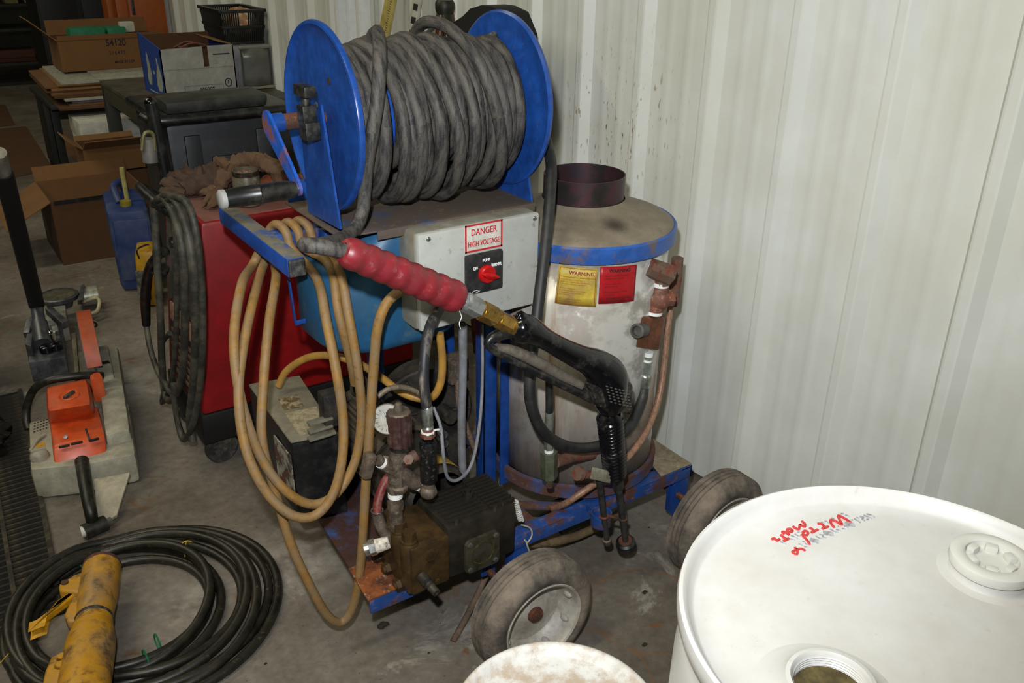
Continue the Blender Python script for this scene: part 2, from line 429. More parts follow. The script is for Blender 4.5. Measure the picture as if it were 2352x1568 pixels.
# ---- frame
def part(mb, name, m, parent=PW, **k): return mb.build(name, m, parent, **k)
def angle_iron(a, b, w=.038, t=.005, inward=(0, 1, 0)):
    """L section: a level flange on top going inward, a web hanging down"""
    a = V(a); b = V(b); i = V(inward)
    mb = MB(); d = V((0, 0, -1))
    mb.hexa([a, b, b+i*w, a+i*w]+[p+d*-t for p in (a, b, b+i*w, a+i*w)], .0008) if False else None
    lo = [a+d*t, b+d*t, b+d*t+i*w, a+d*t+i*w]; hi = [a, b, b+i*w, a+i*w]
    mb.hexa(lo+hi, .0008)
    lo = [a+d*w, b+d*w, b+d*w+i*t, a+d*w+i*t]; hi = [a+d*t, b+d*t, b+d*t+i*t, a+d*t+i*t]
    mb.hexa(lo+hi, .0008); return mb
part(angle_iron((1.02, 1.50, .25), (1.668, 1.50, .25)), 'frame_rail', BLUE_RUST)
part(angle_iron((1.668, 1.985, .25), (.66, 1.985, .25), inward=(0, -1, 0)), 'frame_rail', BLUE_RUST)
part(angle_iron((1.668, 1.50, .2495), (1.668, 1.985, .2495), inward=(-1, 0, 0)), 'frame_rail', BLUE)
# pump deck: rusty plate with a bent front lip
DECK = part(MB().hexa([(.648, 1.50, .238), (1.05, 1.50, .238), (1.05, 2.22, .238), (.70, 2.22, .238), (.648, 1.50, .246), (1.05, 1.50, .246), (1.05, 2.22, .246), (.70, 2.22, .246)], .001), 'pump_deck',
     mat('rusty_blue_deck', '2c4f86', .75, dirt='3a2118', amt=.78, scale=7, edge=.1, fleck='3c5f92', fleck_amt=.15, fleck_scale=25, bump=.4))
part(MB().box((.648, 1.497, .205), (.79, 1.503, .246), .001), 'deck_lip', BLUE_RUST)
part(MB().hexa([(.642, 1.494, .247), (.735, 1.494, .247), (.735, 1.62, .247), (.652, 1.62, .247), (.642, 1.494, .252), (.735, 1.494, .252), (.735, 1.62, .252), (.652, 1.62, .252)], .001), 'deck_foot',
     mat('orange_rust', '8a4a1c', .85, dirt='4a2414', amt=.45, scale=18, edge=.12, fleck='b9b0a4', fleck_amt=.14, fleck_scale=60, bump=.5))
# diagonal gussets below the boiler
for a, b in (((1.13, 1.63, .245), (1.28, 1.52, .245)), ((1.13, 1.66, .243), (1.13, 1.52, .243))):
    part(MB().bar(a, b, .03, .006), 'gusset', BLUE_MORE_RUST)
# corner shelf, dusty
part(MB().hexa([(1.55, 1.503, .2512), (1.668, 1.503, .2512), (1.668, 1.74, .2512), (1.625, 1.74, .2512), (1.55, 1.503, .2545), (1.668, 1.503, .2545), (1.668, 1.74, .2545), (1.625, 1.74, .2545)], .0006), 'corner_shelf',
     mat('dusty_shelf', '8d7f68', .95, dirt='6e624e', amt=.4, scale=30, fleck='3d4a6e', fleck_amt=.12))
# legs and axles
for x, y in ((1.643, 1.512), (1.075, 1.512), (1.643, 1.965), (.80, 1.965)):
    part(MB().box((x-.024, y-.005, .09), (x+.024, y, .246), .001).box((x-.024, y, .09), (x-.019, y+.03, .246), .001), 'frame_leg', BLUE)
part(MB().bar((1.655, 1.53, .243), (1.655, 1.70, .12), .025, .005), 'brace', BLUE)
for x in (.99, 1.63):
    part(MB().cyl((x, 1.34, .158), (x, 2.13, .158), .0095, n=12), 'axle', RUST)
for x in (.99, 1.63):
    for y in (1.53, 1.95): part(MB().box((x-.02, y-.004, .145), (x+.02, y+.004, .245), .001), 'axle_bracket', BLUE)
# ---- upright post that carries reel and control box
part(MB().box((1.115, 1.745, .24), (1.155, 1.750, 1.045), .001).box((1.115, 1.745, .24), (1.120, 1.785, 1.045), .001), 'frame_post', BLUE)
part(MB().box((1.158, 1.728, .24), (1.186, 1.733, 1.045), .001).box((1.181, 1.733, .24), (1.186, 1.76, 1.045), .001), 'frame_post', BLUE)
part(MB().box((.90, 1.96, .24), (.935, 1.995, 1.045), .002), 'frame_post', BLUE)
part(MB().box((1.12, 1.96, .24), (1.155, 1.995, 1.045), .002), 'frame_post', BLUE)

# ---- wheels
RIMW = mat('cream_wheel_rim', 'b9b4aa', .45, dirt='8a8072', amt=.4, scale=20, edge=.2)
def wheel(cx, cy, dirn, R=.158):
    """cy is the outer face; dirn -1 shows its face to -Y"""
    ax = (0, dirn, 0); o = V((cx, cy, R))
    t = part(MB().lathe([(.104, -.004), (.112, .004), (.126, .006), (.138, .001), (.147, -.008), (.1535, -.018)] +
                        [p for k in range(4) for p in ((.158, -.022-k*.0135), (.158, -.031-k*.0135), (.1525, -.0322-k*.0135), (.1525, -.0345-k*.0135))] +
                        [(.156, -.078), (.147, -.086), (.132, -.092), (.106, -.092), (.104, -.085)], o, ax, 56), 'wheel', TYRE)
    part(MB().lathe([(.1045, -.086), (.1045, -.006), (.1075, .003), (.1065, .005), (.101, .002), (.097, -.010), (.090, -.044), (.082, -.052), (.060, -.052), (.040, -.044), (.020, -.038), (.001, -.037)], o, ax, 48), 'wheel_rim', RIMW, t)
    h = MB().cyl(o+V(ax)*-.040, o+V(ax)*-.028, .021, .019, 24).cyl(o+V(ax)*-.028, o+V(ax)*-.023, .012, n=8)
    part(h, 'hub', RUST, t)
    for k in range(8):
        a = 2*PI*k/8+.3; p = o+V((math.cos(a)*.0935, 0, math.sin(a)*.0935))
        q = o+V((math.cos(a)*.088, 0, math.sin(a)*.088))
        part(MB().ball(p+V(ax)*-.026, .0085, 10, 6, (1, 1.7, 1)), 'rim_boss', RIMW, t)
    return t
wheel(.996, 1.295, -1)
wheel(1.622, 1.30, -1)
wheel(.996, 2.165, 1)
wheel(1.622, 2.165, 1)

# ---- boiler
def stainless():
    m = bpy.data.materials.new('scuffed_stainless'); m.use_nodes = True; MATS['scuffed_stainless'] = m
    nt = m.node_tree; N = nt.nodes; L = nt.links; b = N['Principled BSDF']
    tc = N.new('ShaderNodeTexCoord'); sp = N.new('ShaderNodeSeparateXYZ'); L.new(tc.outputs['Object'], sp.inputs[0])
    def noise(sc, det, ro, scale=(1, 1, 1)):
        mp = N.new('ShaderNodeMapping'); mp.inputs['Scale'].default_value = scale; L.new(tc.outputs['Object'], mp.inputs[0])
        n = N.new('ShaderNodeTexNoise'); n.inputs['Scale'].default_value = sc; n.inputs['Detail'].default_value = det; n.inputs['Roughness'].default_value = ro
        L.new(mp.outputs[0], n.inputs['Vector']); return n.outputs['Fac']
    def rng(s, a, c, lo=0, hi=1):
        r = N.new('ShaderNodeMapRange'); r.interpolation_type = 'SMOOTHSTEP'
        for k, v in (('From Min', a), ('From Max', c), ('To Min', lo), ('To Max', hi)): r.inputs[k].default_value = v
        L.new(s, r.inputs['Value']); return r.outputs['Result']
    def mul(a, c):
        x = N.new('ShaderNodeMath'); x.operation = 'MULTIPLY'
        for i, v in enumerate((a, c)):
            if isinstance(v, float): x.inputs[i].default_value = v
            else: L.new(v, x.inputs[i])
        return x.outputs[0]
    def mix(f, a, c):
        x = N.new('ShaderNodeMix'); x.data_type = 'RGBA'; L.new(f, x.inputs[0])
        for s, v in ((6, a), (7, c)):
            if isinstance(v, tuple): x.inputs[s].default_value = v
            else: L.new(v, x.inputs[s])
        return x.outputs[2]
    grime = rng(noise(9, 8, .7), .46, .62)
    c = mix(grime, lin('c2c0ba'), lin('8e8b83'))
    # rust runs streaking down the side that faces the pump
    side = rng(sp.outputs['X'], -.12, -.19)
    run = mul(rng(noise(13, 4, .6, (1, 1, .07)), .50, .60), side)
    c = mix(run, c, lin('8a5730'))
    dust = mul(rng(sp.outputs['X'], .02, -.2), rng(noise(6, 6, .7, (1, 1, .2)), .3, .6))
    c = mix(dust, c, lin('8f8070'))
    L.new(c, b.inputs['Base Color'])
    met = N.new('ShaderNodeMath'); met.operation = 'SUBTRACT'; met.inputs[0].default_value = .30; met.use_clamp = True
    ad = N.new('ShaderNodeMath'); ad.operation = 'MAXIMUM'; L.new(run, ad.inputs[0]); L.new(dust, ad.inputs[1])
    L.new(mul(ad.outputs[0], .6), met.inputs[1]); L.new(met.outputs[0], b.inputs['Metallic'])
    L.new(rng(grime, 0, 1, .22, .5), b.inputs['Roughness'])
    return m
stainless()
BO = part(MB().lathe([(TR, .285), (TR, .945)], (TCX, TCY, 0), n=72), 'boiler_shell', 'scuffed_stainless', solid=.002)
part(MB().lathe([(TR+.001, .262), (TR+.014, .262), (TR+.014, .297), (TR+.004, .300), (TR+.001, .297), (TR+.001, .262)], (TCX, TCY, 0), n=72), 'base_ring', BLUE_MORE_RUST, BO)
part(MB().lathe([(0, .262), (TR, .262), (TR, .270), (0, .270)], (TCX, TCY, 0), n=48), 'base_plate', RUST, BO)
part(MB().lathe([(.238, .926), (.241, .924), (.2425, .928), (.2425, .962), (.238, .967), (.234, .964), (.234, .926), (.238, .926)], (TCX, TCY, 0), n=72), 'lid_band', BLUE_RUST if False else mat('blue_band', '2b5aa6', .4, dirt='6a5a4c', amt=.25, scale=16, edge=.08, fleck='6b4030', fleck_amt=.12), BO)
def lidmat():
    m = mat('dusty_lid', '8f8574', .55, .25, dirt='776b59', amt=.5, scale=8, edge=.25, fleck='6a5f50', fleck_amt=.2)
    nt = m.node_tree; N = nt.nodes; L = nt.links; b = N['Principled BSDF']; src = b.inputs['Base Color'].links[0].from_socket
    tc = N.new('ShaderNodeTexCoord'); ds = N.new('ShaderNodeVectorMath'); ds.operation = 'DISTANCE'
    L.new(tc.outputs['Object'], ds.inputs[0]); ds.inputs[1].default_value = LIDSPOT
    r = N.new('ShaderNodeMapRange'); r.interpolation_type = 'SMOOTHSTEP'
    for k_, v in (('From Min', .050), ('From Max', .006), ('To Max', .85)): r.inputs[k_].default_value = v
    L.new(ds.outputs['Value'], r.inputs['Value'])
    x = N.new('ShaderNodeMix'); x.data_type = 'RGBA'; L.new(r.outputs['Result'], x.inputs[0]); L.new(src, x.inputs[6]); x.inputs[7].default_value = lin('2b211d')
    L.new(x.outputs[2], b.inputs['Base Color']); return m
LIDC = V((TCX, TCY, (.962+1.023)/2))
_sp = pZ(1412, 525, .985)
LIDSPOT = _sp-LIDC
lidmat()
part(MB().lathe([(.236, .962), (.232, .968), (.215, .978), (.18, .990), (.14, 1.002), (.115, 1.013), (.106, 1.023)], (TCX, TCY, 0), n=72), 'boiler_lid', 'dusty_lid', BO)
def collarmat():
    m = mat('heat_blued_steel', '35302f', .45, .5, dirt='4a2f33', amt=.55, scale=9, edge=.06, fleck='23343a', fleck_amt=.3, fleck_scale=10)
    return m
part(MB().lathe([(.1035, 1.018), (.1035, 1.083), (.1010, 1.083), (.1010, .99), (0.0, .97)], (TCX, TCY, 0), n=56), 'exhaust_collar', collarmat(), BO)

def sticker(px, m, name, grow=.0012):
    A = [pCyl(x, y, TR+grow) for x, y in px]     # tl, tr, br, bl
    def fn(u, v):
        t = [A[0][i]*(1-u)+A[1][i]*u for i in (0, 1)]; b = [A[3][i]*(1-u)+A[2][i]*u for i in (0, 1)]
        return cylp(t[0]*(1-v)+b[0]*v, t[1]*(1-v)+b[1]*v, TR+grow)
    return part(MB().grid(fn, 13, 5), name, m, PW, solid=.0005), fn
def wrap_text(s, fn, u, v, h, m, parent, sx=1.0, align='CENTER', bold=0):
    """lettering bent on to the boiler; u, v in the sticker, h letter height as a share of the sticker"""
    P0, P1, P2 = fn(u, v), fn(u+.01, v), fn(u, v+.01)
    H = (fn(u, 1)-fn(u, 0)).length; Wd = (fn(1, v)-fn(0, v)).length
    c = bpy.data.curves.new('lettering', 'FONT'); c.body = s; c.size = h*H; c.align_x = align; c.align_y = 'CENTER'; c.offset = bold
    t = bpy.data.objects.new('lettering', c); COL.objects.link(t)
    me = bpy.data.meshes.new_from_object(t.evaluated_get(bpy.context.evaluated_depsgraph_get()))
    bpy.data.objects.remove(t); bpy.data.curves.remove(c)
    org = WL[parent.name]
    for vt in me.vertices:
        uu = u+vt.co.x*sx/Wd; vv = v-vt.co.y/H; p = fn(uu, vv)
        n = V((p.x-TCX, p.y-TCY, 0)).normalized(); vt.co = p+n*.0007-org
    o = bpy.data.objects.new('lettering', me); COL.objects.link(o); me.materials.clear(); me.materials.append(m)
    WL[o.name] = org; o.parent = parent; return o
def wrap_line(fn, u0, u1, v, th, m, parent, vert=False):
    H = (fn(0, 1)-fn(0, 0)).length
    def g(a, b):
        p = fn(u0+(u1-u0)*a, v+th*(b-.5)) if not vert else fn(v+th*(b-.5), u0+(u1-u0)*a)
        n = V((p.x-TCX, p.y-TCY, 0)).normalized(); return p+n*.0006
    return part(MB().grid(g, 9, 2), 'printed_line', m, parent)
YST = mat('yellow_sticker', 'c9ae3e', .5, dirt='8d7448', amt=.3, scale=22, edge=.2)
RST = mat('red_sticker', 'b3121c', .45, dirt='8f1a1e', amt=.3, scale=22, edge=.2)
ys, yf = sticker([(1284, 608), (1373, 617), (1369, 705), (1274, 696)], YST, 'warning_sticker')
rs, rf = sticker([(1379, 612), (1463, 607), (1456, 691), (1374, 698)], RST, 'warning_sticker')
ys['label'] = 'yellow sticker headed warning in red'; rs['label'] = 'red sticker headed warning in black'
DRED = mat('dull_red_print', '8c2a1e', .6, fine=.03)
wrap_text('WARNING', yf, .60, .155, .125, DRED, ys, 1.0, bold=.0004)
for u0, u1, v, th in ((.04, .96, .035, .012), (.04, .96, .965, .012), (.04, .96, .27, .010)): wrap_line(yf, u0, u1, v, th, DRED, ys)
for x in (.045, .955): wrap_line(yf, .035, .965, x, .012, DRED, ys, True)
for i, s in enumerate(('use only the original service or parts', 'specified, used if adjusted under other alterations', 'for these items could cause at alterations', '',
                       'will not be responsible for', 'any accidental personal or property damage', 'or equipment failure due to alteration of', 'original equipment.', '',
                       'Call            for technical advice before', 'beginning any alterations to this equipment.')):
    if s: wrap_text(s, yf, .075, .335+i*.056, .046, DRED, ys, .78, 'LEFT')
wrap_text('WARNING', rf, .52, .12, .12, BLACKINK, rs, 1.0, bold=.0004)
for i, s in enumerate(('1. Adequate ventilation and proper', '    exhaust must be provided.', '', '2. If an oil or water valve is', '    turned, burner off.', '', '3. Do not operate burner with high', '    pressure water.')):
    if s: wrap_text(s, rf, .08, .25+i*.072, .056, BLACKINK, rs, .85, 'LEFT')
wrap_text('OR FUMES SUFFOCATING', rf, .52, .86, .065, BLACKINK, rs, .9, bold=.0001)
wrap_text('BURN COMPANY', rf, .52, .93, .065, BLACKINK, rs, .9, bold=.0001)

# ---- hose reel
RAX = V((0, 1.81, 1.272)); XL, XR = .755, 1.205
part(MB().hexa([(.715, 1.68, 1.046), (1.215, 1.68, 1.046), (1.215, 1.99, 1.046), (.715, 1.99, 1.046), (.715, 1.68, 1.050), (1.215, 1.68, 1.050), (1.215, 1.99, 1.050), (.715, 1.99, 1.050)], .0008)
     .box((.80, 1.675, 1.030), (1.215, 1.679, 1.050), .0008), 'reel_tray', mat('dusty_tray', '33507e', .8, dirt='574a3e', amt=.80, scale=7, edge=.12, fleck='7a6a58', fleck_amt=.2, fleck_scale=60, bump=.2))
part(MB().box((.72, 1.978, 1.05), (1.21, 1.984, 1.10), .001), 'tray_upstand', BLUE)
lp = [pX(x, y, .712) for x, y in ((686, 235), (700, 222), (736, 240), (781, 527), (708, 486))]
part(MB().prism(lp, (.005, 0, 0)), 'reel_bracket', BLUE)
part(MB().prism([(1.210, 1.685, 1.05), (1.210, 1.97, 1.05), (1.210, 1.86, 1.33), (1.210, 1.76, 1.33)], (.005, 0, 0)), 'reel_bracket', BLUE)
fp = [(.0, -.001), (.160, -.001), (.178, -.002), (.184, -.007), (.190, -.0125), (.1955, -.0115), (.198, -.006), (.1965, 0), (.190, .002), (.160, .0025), (.0, .0025)]
f1 = part(MB().lathe(fp, RAX+V((XL, 0, 0)), (1, 0, 0), 80), 'reel_flange', BLUE)
part(MB().lathe([(0, -.003), (.12, -.003), (.160, .004), (.186, .006), (.194, .010), (.199, .006), (.2005, -.001), (.195, -.005), (.18, -.002), (.155, .0), (.12, -.007), (0, -.007)], RAX+V((XR, 0, 0)), (1, 0, 0), 80), 'reel_flange', BLUE)
hp = pX(754, 186, XL-.0025)
part(MB().cyl(hp, hp+V((.0042, 0, 0)), .0075, n=14), 'bolt_hole', mat('hole_rust', '2a1a14', .9), f1)
part(MB().cyl(RAX+V((XL, 0, 0)), RAX+V((XR, 0, 0)), .098, n=40), 'reel_drum', mat('bright_blue_drum', '1d4fa8', .35))
part(MB().cyl(RAX+V((.632, 0, 0)), RAX+V((1.235, 0, 0)), .014, n=16), 'reel_shaft', RUST)
# swivel fittings stacked on the shaft end
SWV = mat('dull_dark_steel', '3d3d3b', .4, .75, dirt='63615a', amt=.35, scale=40)
def blk(x, y, X, wx, wy, wz, m, name, par=PW, b=.003):
    c = pX(x, y, X); return part(MB().box(c-V((wx, wy, wz))/2, c+V((wx, wy, wz))/2, b), name, m, par)
blk(705, 260, .690, .030, .034, .034, SWV, 'swivel_body')
blk(712, 299, .690, .032, .036, .036, SWV, 'swivel_body')
c0 = pX(703, 246, .69)
part(MB().cyl(c0, c0+V((0, 0, .035)), .009, n=14), 'swivel_stem', SWV)
part(MB().box(c0+V((-.013, -.030, .022)), c0+V((.013, .030, .044)), .003), 'swivel_tee', SWV)
sc_ = pX(728, 242, .709); part(MB().cyl(sc_, sc_+V((-.003, 0, 0)), .006, n=12), 'bolt', ZINC)
# crank
ca = RAX+V((.628, 0, 0))
part(MB().cyl(RAX+V((.660, 0, 0)), RAX+V((.70, 0, 0)), .017, n=18), 'crank_hub', RUST)
part(MB().cyl(RAX+V((.634, 0, 0)), RAX+V((.662, 0, 0)), .0195, n=18), 'crank_collar', BLUE)
ce = pX(687, 432, .632)
arm = MB()
d = (ce-ca); d.x = 0; L_ = d.length; d.normalize(); s_ = V((1, 0, 0)).cross(d)
poly = []
for k_ in range(9): t = PI/2+PI*k_/8; poly.append(ca+(d*math.cos(t)+s_*math.sin(t))*.027)
poly2 = []
for k_ in range(9): t = -PI/2+PI*k_/8; poly2.append(ca+d*L_+(d*math.cos(t)+s_*math.sin(t))*.015)
arm.prism(poly+poly2, (.006, 0, 0))
cr = part(arm, 'crank_arm', mat('blue_arm_rust_edge', '1f55b4', .4, dirt='7a4a36', amt=.34, scale=18, edge=.08))
ce = V((ca.x, ca.y, ca.z))+d*L_
GR = ((ce+V((-.004, 0, 0))), (ce+V((-.155, 0, 0))))
part(MB().lathe([(.0, 0), (.014, 0), (.0165, .006), (.019, .03), (.0195, .072), (.0202, .073), (.0202, .075), (.0195, .076), (.019, .12), (.017, .142), (.0, .142)], GR[0], (-1, 0, 0), 24), 'crank_grip', BLACKP, cr)
part(MB().lathe([(.0, .140), (.0185, .140), (.0188, .149), (.015, .152), (0, .152)], GR[0], (-1, 0, 0), 24), 'grip_end_cap', mat('worn_chrome_cap', 'b5b6b4', .35, .4, fine=.04), cr)
part(MB().lathe([(.0198, .0730), (.0207, .0734), (.0207, .0748), (.0198, .0752)], GR[0], (-1, 0, 0), 24), 'grip_ring', CHROME, cr)
part(MB().lathe([(0, -.012), (.007, -.012), (.009, -.006), (.009, 0), (0, 0)], GR[0], (-1, 0, 0), 14), 'grip_bolt', ZINC, cr)

# ---- push handle
HZ = .985
hb = part(MB().box((.612, 1.725, HZ-.02), (.652, 2.18, HZ+.02), .004), 'handle_bar', mat('blue_handle_dust', '1c4aa0', .4, dirt='14357c', amt=.3, scale=14))
part(MB().box((.614, 1.727, HZ+.0195), (.650, 2.178, HZ+.0215), .0008), 'dust_layer', mat('grey_tan_dust', '6f6a58', .95, dirt='2b4a86', amt=.38, scale=14, edge=.1), hb)
ec = MB().box((.6135, 1.719, HZ-.0185), (.6505, 1.727, HZ+.0185), .003)
for q, y_ in ((.0135, 1.7175), (.008, 1.7160)): ec.box((.632-q, y_, HZ-q), (.632+q, 1.7195, HZ+q))
part(ec, 'end_cap', mat('dusty_black_cap', '2a2b2d', .7, dirt='55524c', amt=.4, scale=60), hb)
part(MB().box((.65, 1.905, HZ-.018), (.80, 1.945, HZ+.018), .003), 'handle_stem', BLUE_RUST)
part(MB().box((.755, 1.86, HZ-.018), (1.15, 1.90, HZ+.018), .003), 'handle_stem', BLUE)
# flat strap that carries the float tank
sp_ = TP((663, 640, 1.86), (678, 742, 1.86))
part(MB().bar(sp_[0], sp_[1], .012, .004), 'tank_strap', BLUE)
part(MB().bar(sp_[1], sp_[1]+V((.2, 0, .005)), .012, .004, up=(0, 1, 0)), 'tank_strap', BLUE)

# ---- float tank behind the control box
FT = mat('teal_blue_tank', '1d5a86', .45, dirt='2a4653', amt=.4, scale=6, edge=.25, fleck='5a6a5e', fleck_amt=.2, fleck_scale=16)
def rr(cx, cy, wx, wy, r, n=6):
    out = []
    for sx, sy, a0 in ((1, 1, 0), (-1, 1, PI/2), (-1, -1, PI), (1, -1, 3*PI/2)):
        for i in range(n+1):
            a = a0+PI/2*i/n; out.append((cx+sx*(wx-r)+math.cos(a)*r, cy+sy*(wy-r)+math.sin(a)*r))
    return out
ftm = MB(); rings = [(.745, .73, 1.03, .02, .09), (.752, .705, 1.05, .008, .11), (.77, .69, 1.065, 0, .115), (.85, .69, 1.065, 0, .115), (.925, .69, 1.065, 0, .115), (.965, .735, 1.065, 0, .10), (1.02, .80, 1.065, 0, .06), (1.032, .81, 1.055, .008, .05)]
pts = []
for z, xa_, xb_, iy, rad in rings:
    for x, y in rr((xa_+xb_)/2, 1.845, (xb_-xa_)/2, .145-iy, rad): pts.append(V((x, y, z)))
kk = len(rr(0, 0, 1, 1, .2)); fs = []
for i in range(len(rings)-1):
    for j in range(kk): fs.append((i*kk+j, i*kk+(j+1) % kk, (i+1)*kk+(j+1) % kk, (i+1)*kk+j))
fs += [tuple(range(kk-1, -1, -1)), tuple(range((len(rings)-1)*kk, len(rings)*kk))]
part(ftm.add(pts, fs), 'float_tank', FT, ang=50)

# ---- control box
CB = mat('grey_box_paint', 'b3b6b0', .42, dirt='a3a299', amt=.35, scale=7, edge=.25, fleck='5d574c', fleck_amt=.10, fleck_scale=40, fine=.04)
CY = 1.62
a_, b_ = pY(962, 540, CY), pY(1240, 483, CY)
X0, X1, Z1, Z0 = a_.x-.002, b_.x, 1.0455, .8145
cbx = part(MB().box((X0-.004, CY+.015, Z0), (X1, CY+.10, Z1), .012), 'control_box', mat('grey_box_dirty', '85877d', .55, dirt='6d6253', amt=.45, scale=9, edge=.2))
part(MB().box((X0, CY, Z0+.002), (X1, CY+.02, Z1-.001), .007), 'box_cover', CB, cbx)
for x, y in ((984, 549), (1228, 501.5), (1225, 697), (985, 757)):
    p = pY(x, y, CY)
    part(MB().lathe([(0, .0032), (.004, .0028), (.0055, .001), (.0058, -.001)], p, (0, -1, 0), 14).box(p+V((-.0045, -.0037, -.0006)), p+V((.0045, -.003, .0006))), 'screw', ZINC, cbx)
# danger sign
sg = [pY(x, y, CY-.0006) for x, y in ((1067, 519), (1153.5, 502.5), (1153.5, 565), (1068.5, 582))]
sx0, sx1 = (sg[0].x+sg[3].x)/2, (sg[1].x+sg[2].x)/2; sz1, sz0 = (sg[0].z+sg[1].z)/2, (sg[2].z+sg[3].z)/2
SGW = mat('white_sign_face', 'd9d8d0', .5, dirt='b3ab98', amt=.35, scale=24, edge=.2)
sn = part(MB().box((sx0, CY-.0012, sz0), (sx1, CY+.0005, sz1)), 'danger_sign', SGW); sn['label'] = 'white danger high voltage sign with red border'
bw = .0042
bd = MB()
for lo, hi in (((sx0, sz0), (sx1, sz0+bw)), ((sx0, sz1-bw), (sx1, sz1)), ((sx0, sz0), (sx0+bw, sz1)), ((sx1-bw, sz0), (sx1, sz1))):
    bd.box((lo[0], CY-.0016, lo[1]), (hi[0], CY-.0010, hi[1]))
part(bd, 'sign_border', REDINK, sn)
sw_, sh_ = sx1-sx0, sz1-sz0
text('DANGER', sh_*.33, ((sx0+sx1)/2, CY-.0012, sz0+sh_*.70), (1, 0, 0), (0, 0, 1), REDINK, sn, sx=.80, bold=.0002)
text('HIGH VOLTAGE', sh_*.27, ((sx0+sx1)/2, CY-.0012, sz0+sh_*.28), (1, 0, 0), (0, 0, 1), REDINK, sn, sx=.68, bold=.0002)
# rotary switch
sq = [pY(x, y, CY-.012) for x, y in ((1071, 588), (1157, 573), (1157, 664), (1071, 678))]
qx0, qx1 = sq[0].x, sq[1].x; qz1, qz0 = (sq[0].z+sq[1].z)/2, (sq[2].z+sq[3].z)/2
SWP = mat('dusty_black_plate', '1b1d1f', .45, dirt='3a3a38', amt=.35, scale=26, edge=.2)
sp = part(MB().box((qx0, CY-.012, qz0), (qx1, CY, qz1), .006), 'switch_plate', SWP)
kc = pY(1117, 628, CY-.012)
part(MB().lathe([(0, .012), (.0185, .012), (.021, .009), (.0215, 0)], kc, (0, -1, 0), 28), 'switch_knob', mat('red_switch', 'b40f14', .3, dirt='8a2420', amt=.2, scale=50), sp)
kd = V((.82, 0, -.28)).normalized(); kn = V((kd.z, 0, -kd.x))
def knb(u, v):
    a = u*2*PI; l = math.cos(a); w_ = math.sin(a)
    along = (.030*l if l > 0 else .021*l); wid = .0085*w_*(1-.25*l*l)*(1.0 if l < .3 else 1-.55*(l-.3))
    lift = V((0, -1, 0))*(.010+.014*v); sc = 1-.28*v*v if v < .99 else .0
    return kc+lift+kd*along*sc+kn*wid*sc
part(MB().grid(knb, 28, 6, True), 'switch_lever', 'red_switch', sp)
text('PUMP', .0100, (pY(1117, 597, CY-.012).x, CY-.0121, pY(1117, 597, CY-.012).z), (1, 0, 0), (0, 0, 1), WHITEINK, sp, sx=.80, bold=.0003)
p_ = pY(1092, 617, CY-.012); text('OFF', .0100, (p_.x, CY-.0121, p_.z), (1, 0, 0), (0, 0, 1), WHITEINK, sp, sx=.72, bold=.0003)
p_ = pY(1140, 607, CY-.012); text('BURNER', .0100, (p_.x, CY-.0121, p_.z), (1, 0, 0), (0, 0, 1), WHITEINK, sp, sx=.72, bold=.0003)
p_ = pY(1092, 670, CY-.012)
part(MB().tube([p_+V((math.cos(t)*.008, -.0003, math.sin(t)*.003)) for t in [2*PI*i/16 for i in range(16)]], .0005, 5, 1, True).cyl(p_+V((.008, -.0003, 0)), p_+V((.012, -.0003, 0)), .0005, n=5), 'maker_emblem', WHITEINK, sp)
# ---- triplex pump
PB = mat('black_pump_paint', '17150f', .5, dirt='2e2820', amt=.45, scale=16, edge=.2, bump=.15)
pc = MB().box((.832, 1.455, .25), (1.022, 1.605, .395), .012)
pump = part(pc, 'pump_crankcase', PB)
for k in range(10):
    y = 1.468+k*.0135
    part(MB().box((.955, y-.0032, .392), (1.024, y+.0032, .404), .0015), 'cooling_fin', PB, pump)
for k in range(8):
    y = 1.475+k*.0155
    part(MB().box((.845, y-.003, .393), (.950, y+.003, .399), .0012), 'cooling_fin', PB, pump)
part(MB().cyl((.935, 1.535, .395), (.935, 1.535, .412), .013, n=18).cyl((.935, 1.535, .412), (.935, 1.535, .420), .009, n=6), 'oil_plug', PB, pump)
for x, y in ((.965, 1.462), (.99, 1.47), (.86, 1.465)):
    part(MB().cyl((x, y, .390), (x, y, .403), .0065, n=6), 'bolt', DARKGREASE, pump)
PL = mat('oily_aluminium', '5c5648', .4, .5, dirt='3b3528', amt=.4, scale=22)
fx, fz, fr = .9225, .296, .047
plate = part(MB().prism([V((fx+x*fr, 1.455, fz+z*fr)) for x, z in ((-1, -.8), (-.8, -1), (.8, -1), (1, -.8), (1, .8), (.8, 1), (-.8, 1), (-1, .8))], (0, -.008, 0)), 'bearing_cover', PL, pump)
part(MB().lathe([(.0305, 0), (.0305, .0015), (.029, .0005), (.024, -.002), (.0, -.003)], (fx, 1.447, fz), (0, -1, 0), 32), 'sight_glass', mat('amber_oil_glass', '3a3418', .12, dirt='57502c', amt=.3, scale=40), pump)
for sx in (-1, 1):
    for sz in (-1, 1):
        p = V((fx+sx*.036, 1.447, fz+sz*.036))
        part(MB().cyl(p, p+V((0, -.004, 0)), .0065, n=6), 'bolt', ZINC, pump)
mf = part(MB().box((.735, 1.452, .250), (.834, 1.607, .378), .006).box((.728, 1.458, .252), (.742, 1.60, .315), .004), 'pump_manifold', BRONZE)
for y in (1.478, 1.523, 1.568):
    part(MB().lathe([(.0215, -.07), (.0215, .0), (.0195, .004), (.0, .004)], (.744, y, .380), (0, 0, 1), 22).cyl((.744, y, .384), (.744, y, .410), .0165, n=6).lathe([(.0195, 0), (.0195, .005), (.014, .006)], (.744, y, .384), (0, 0, 1), 20), 'valve_cap', BRONZE, mf)
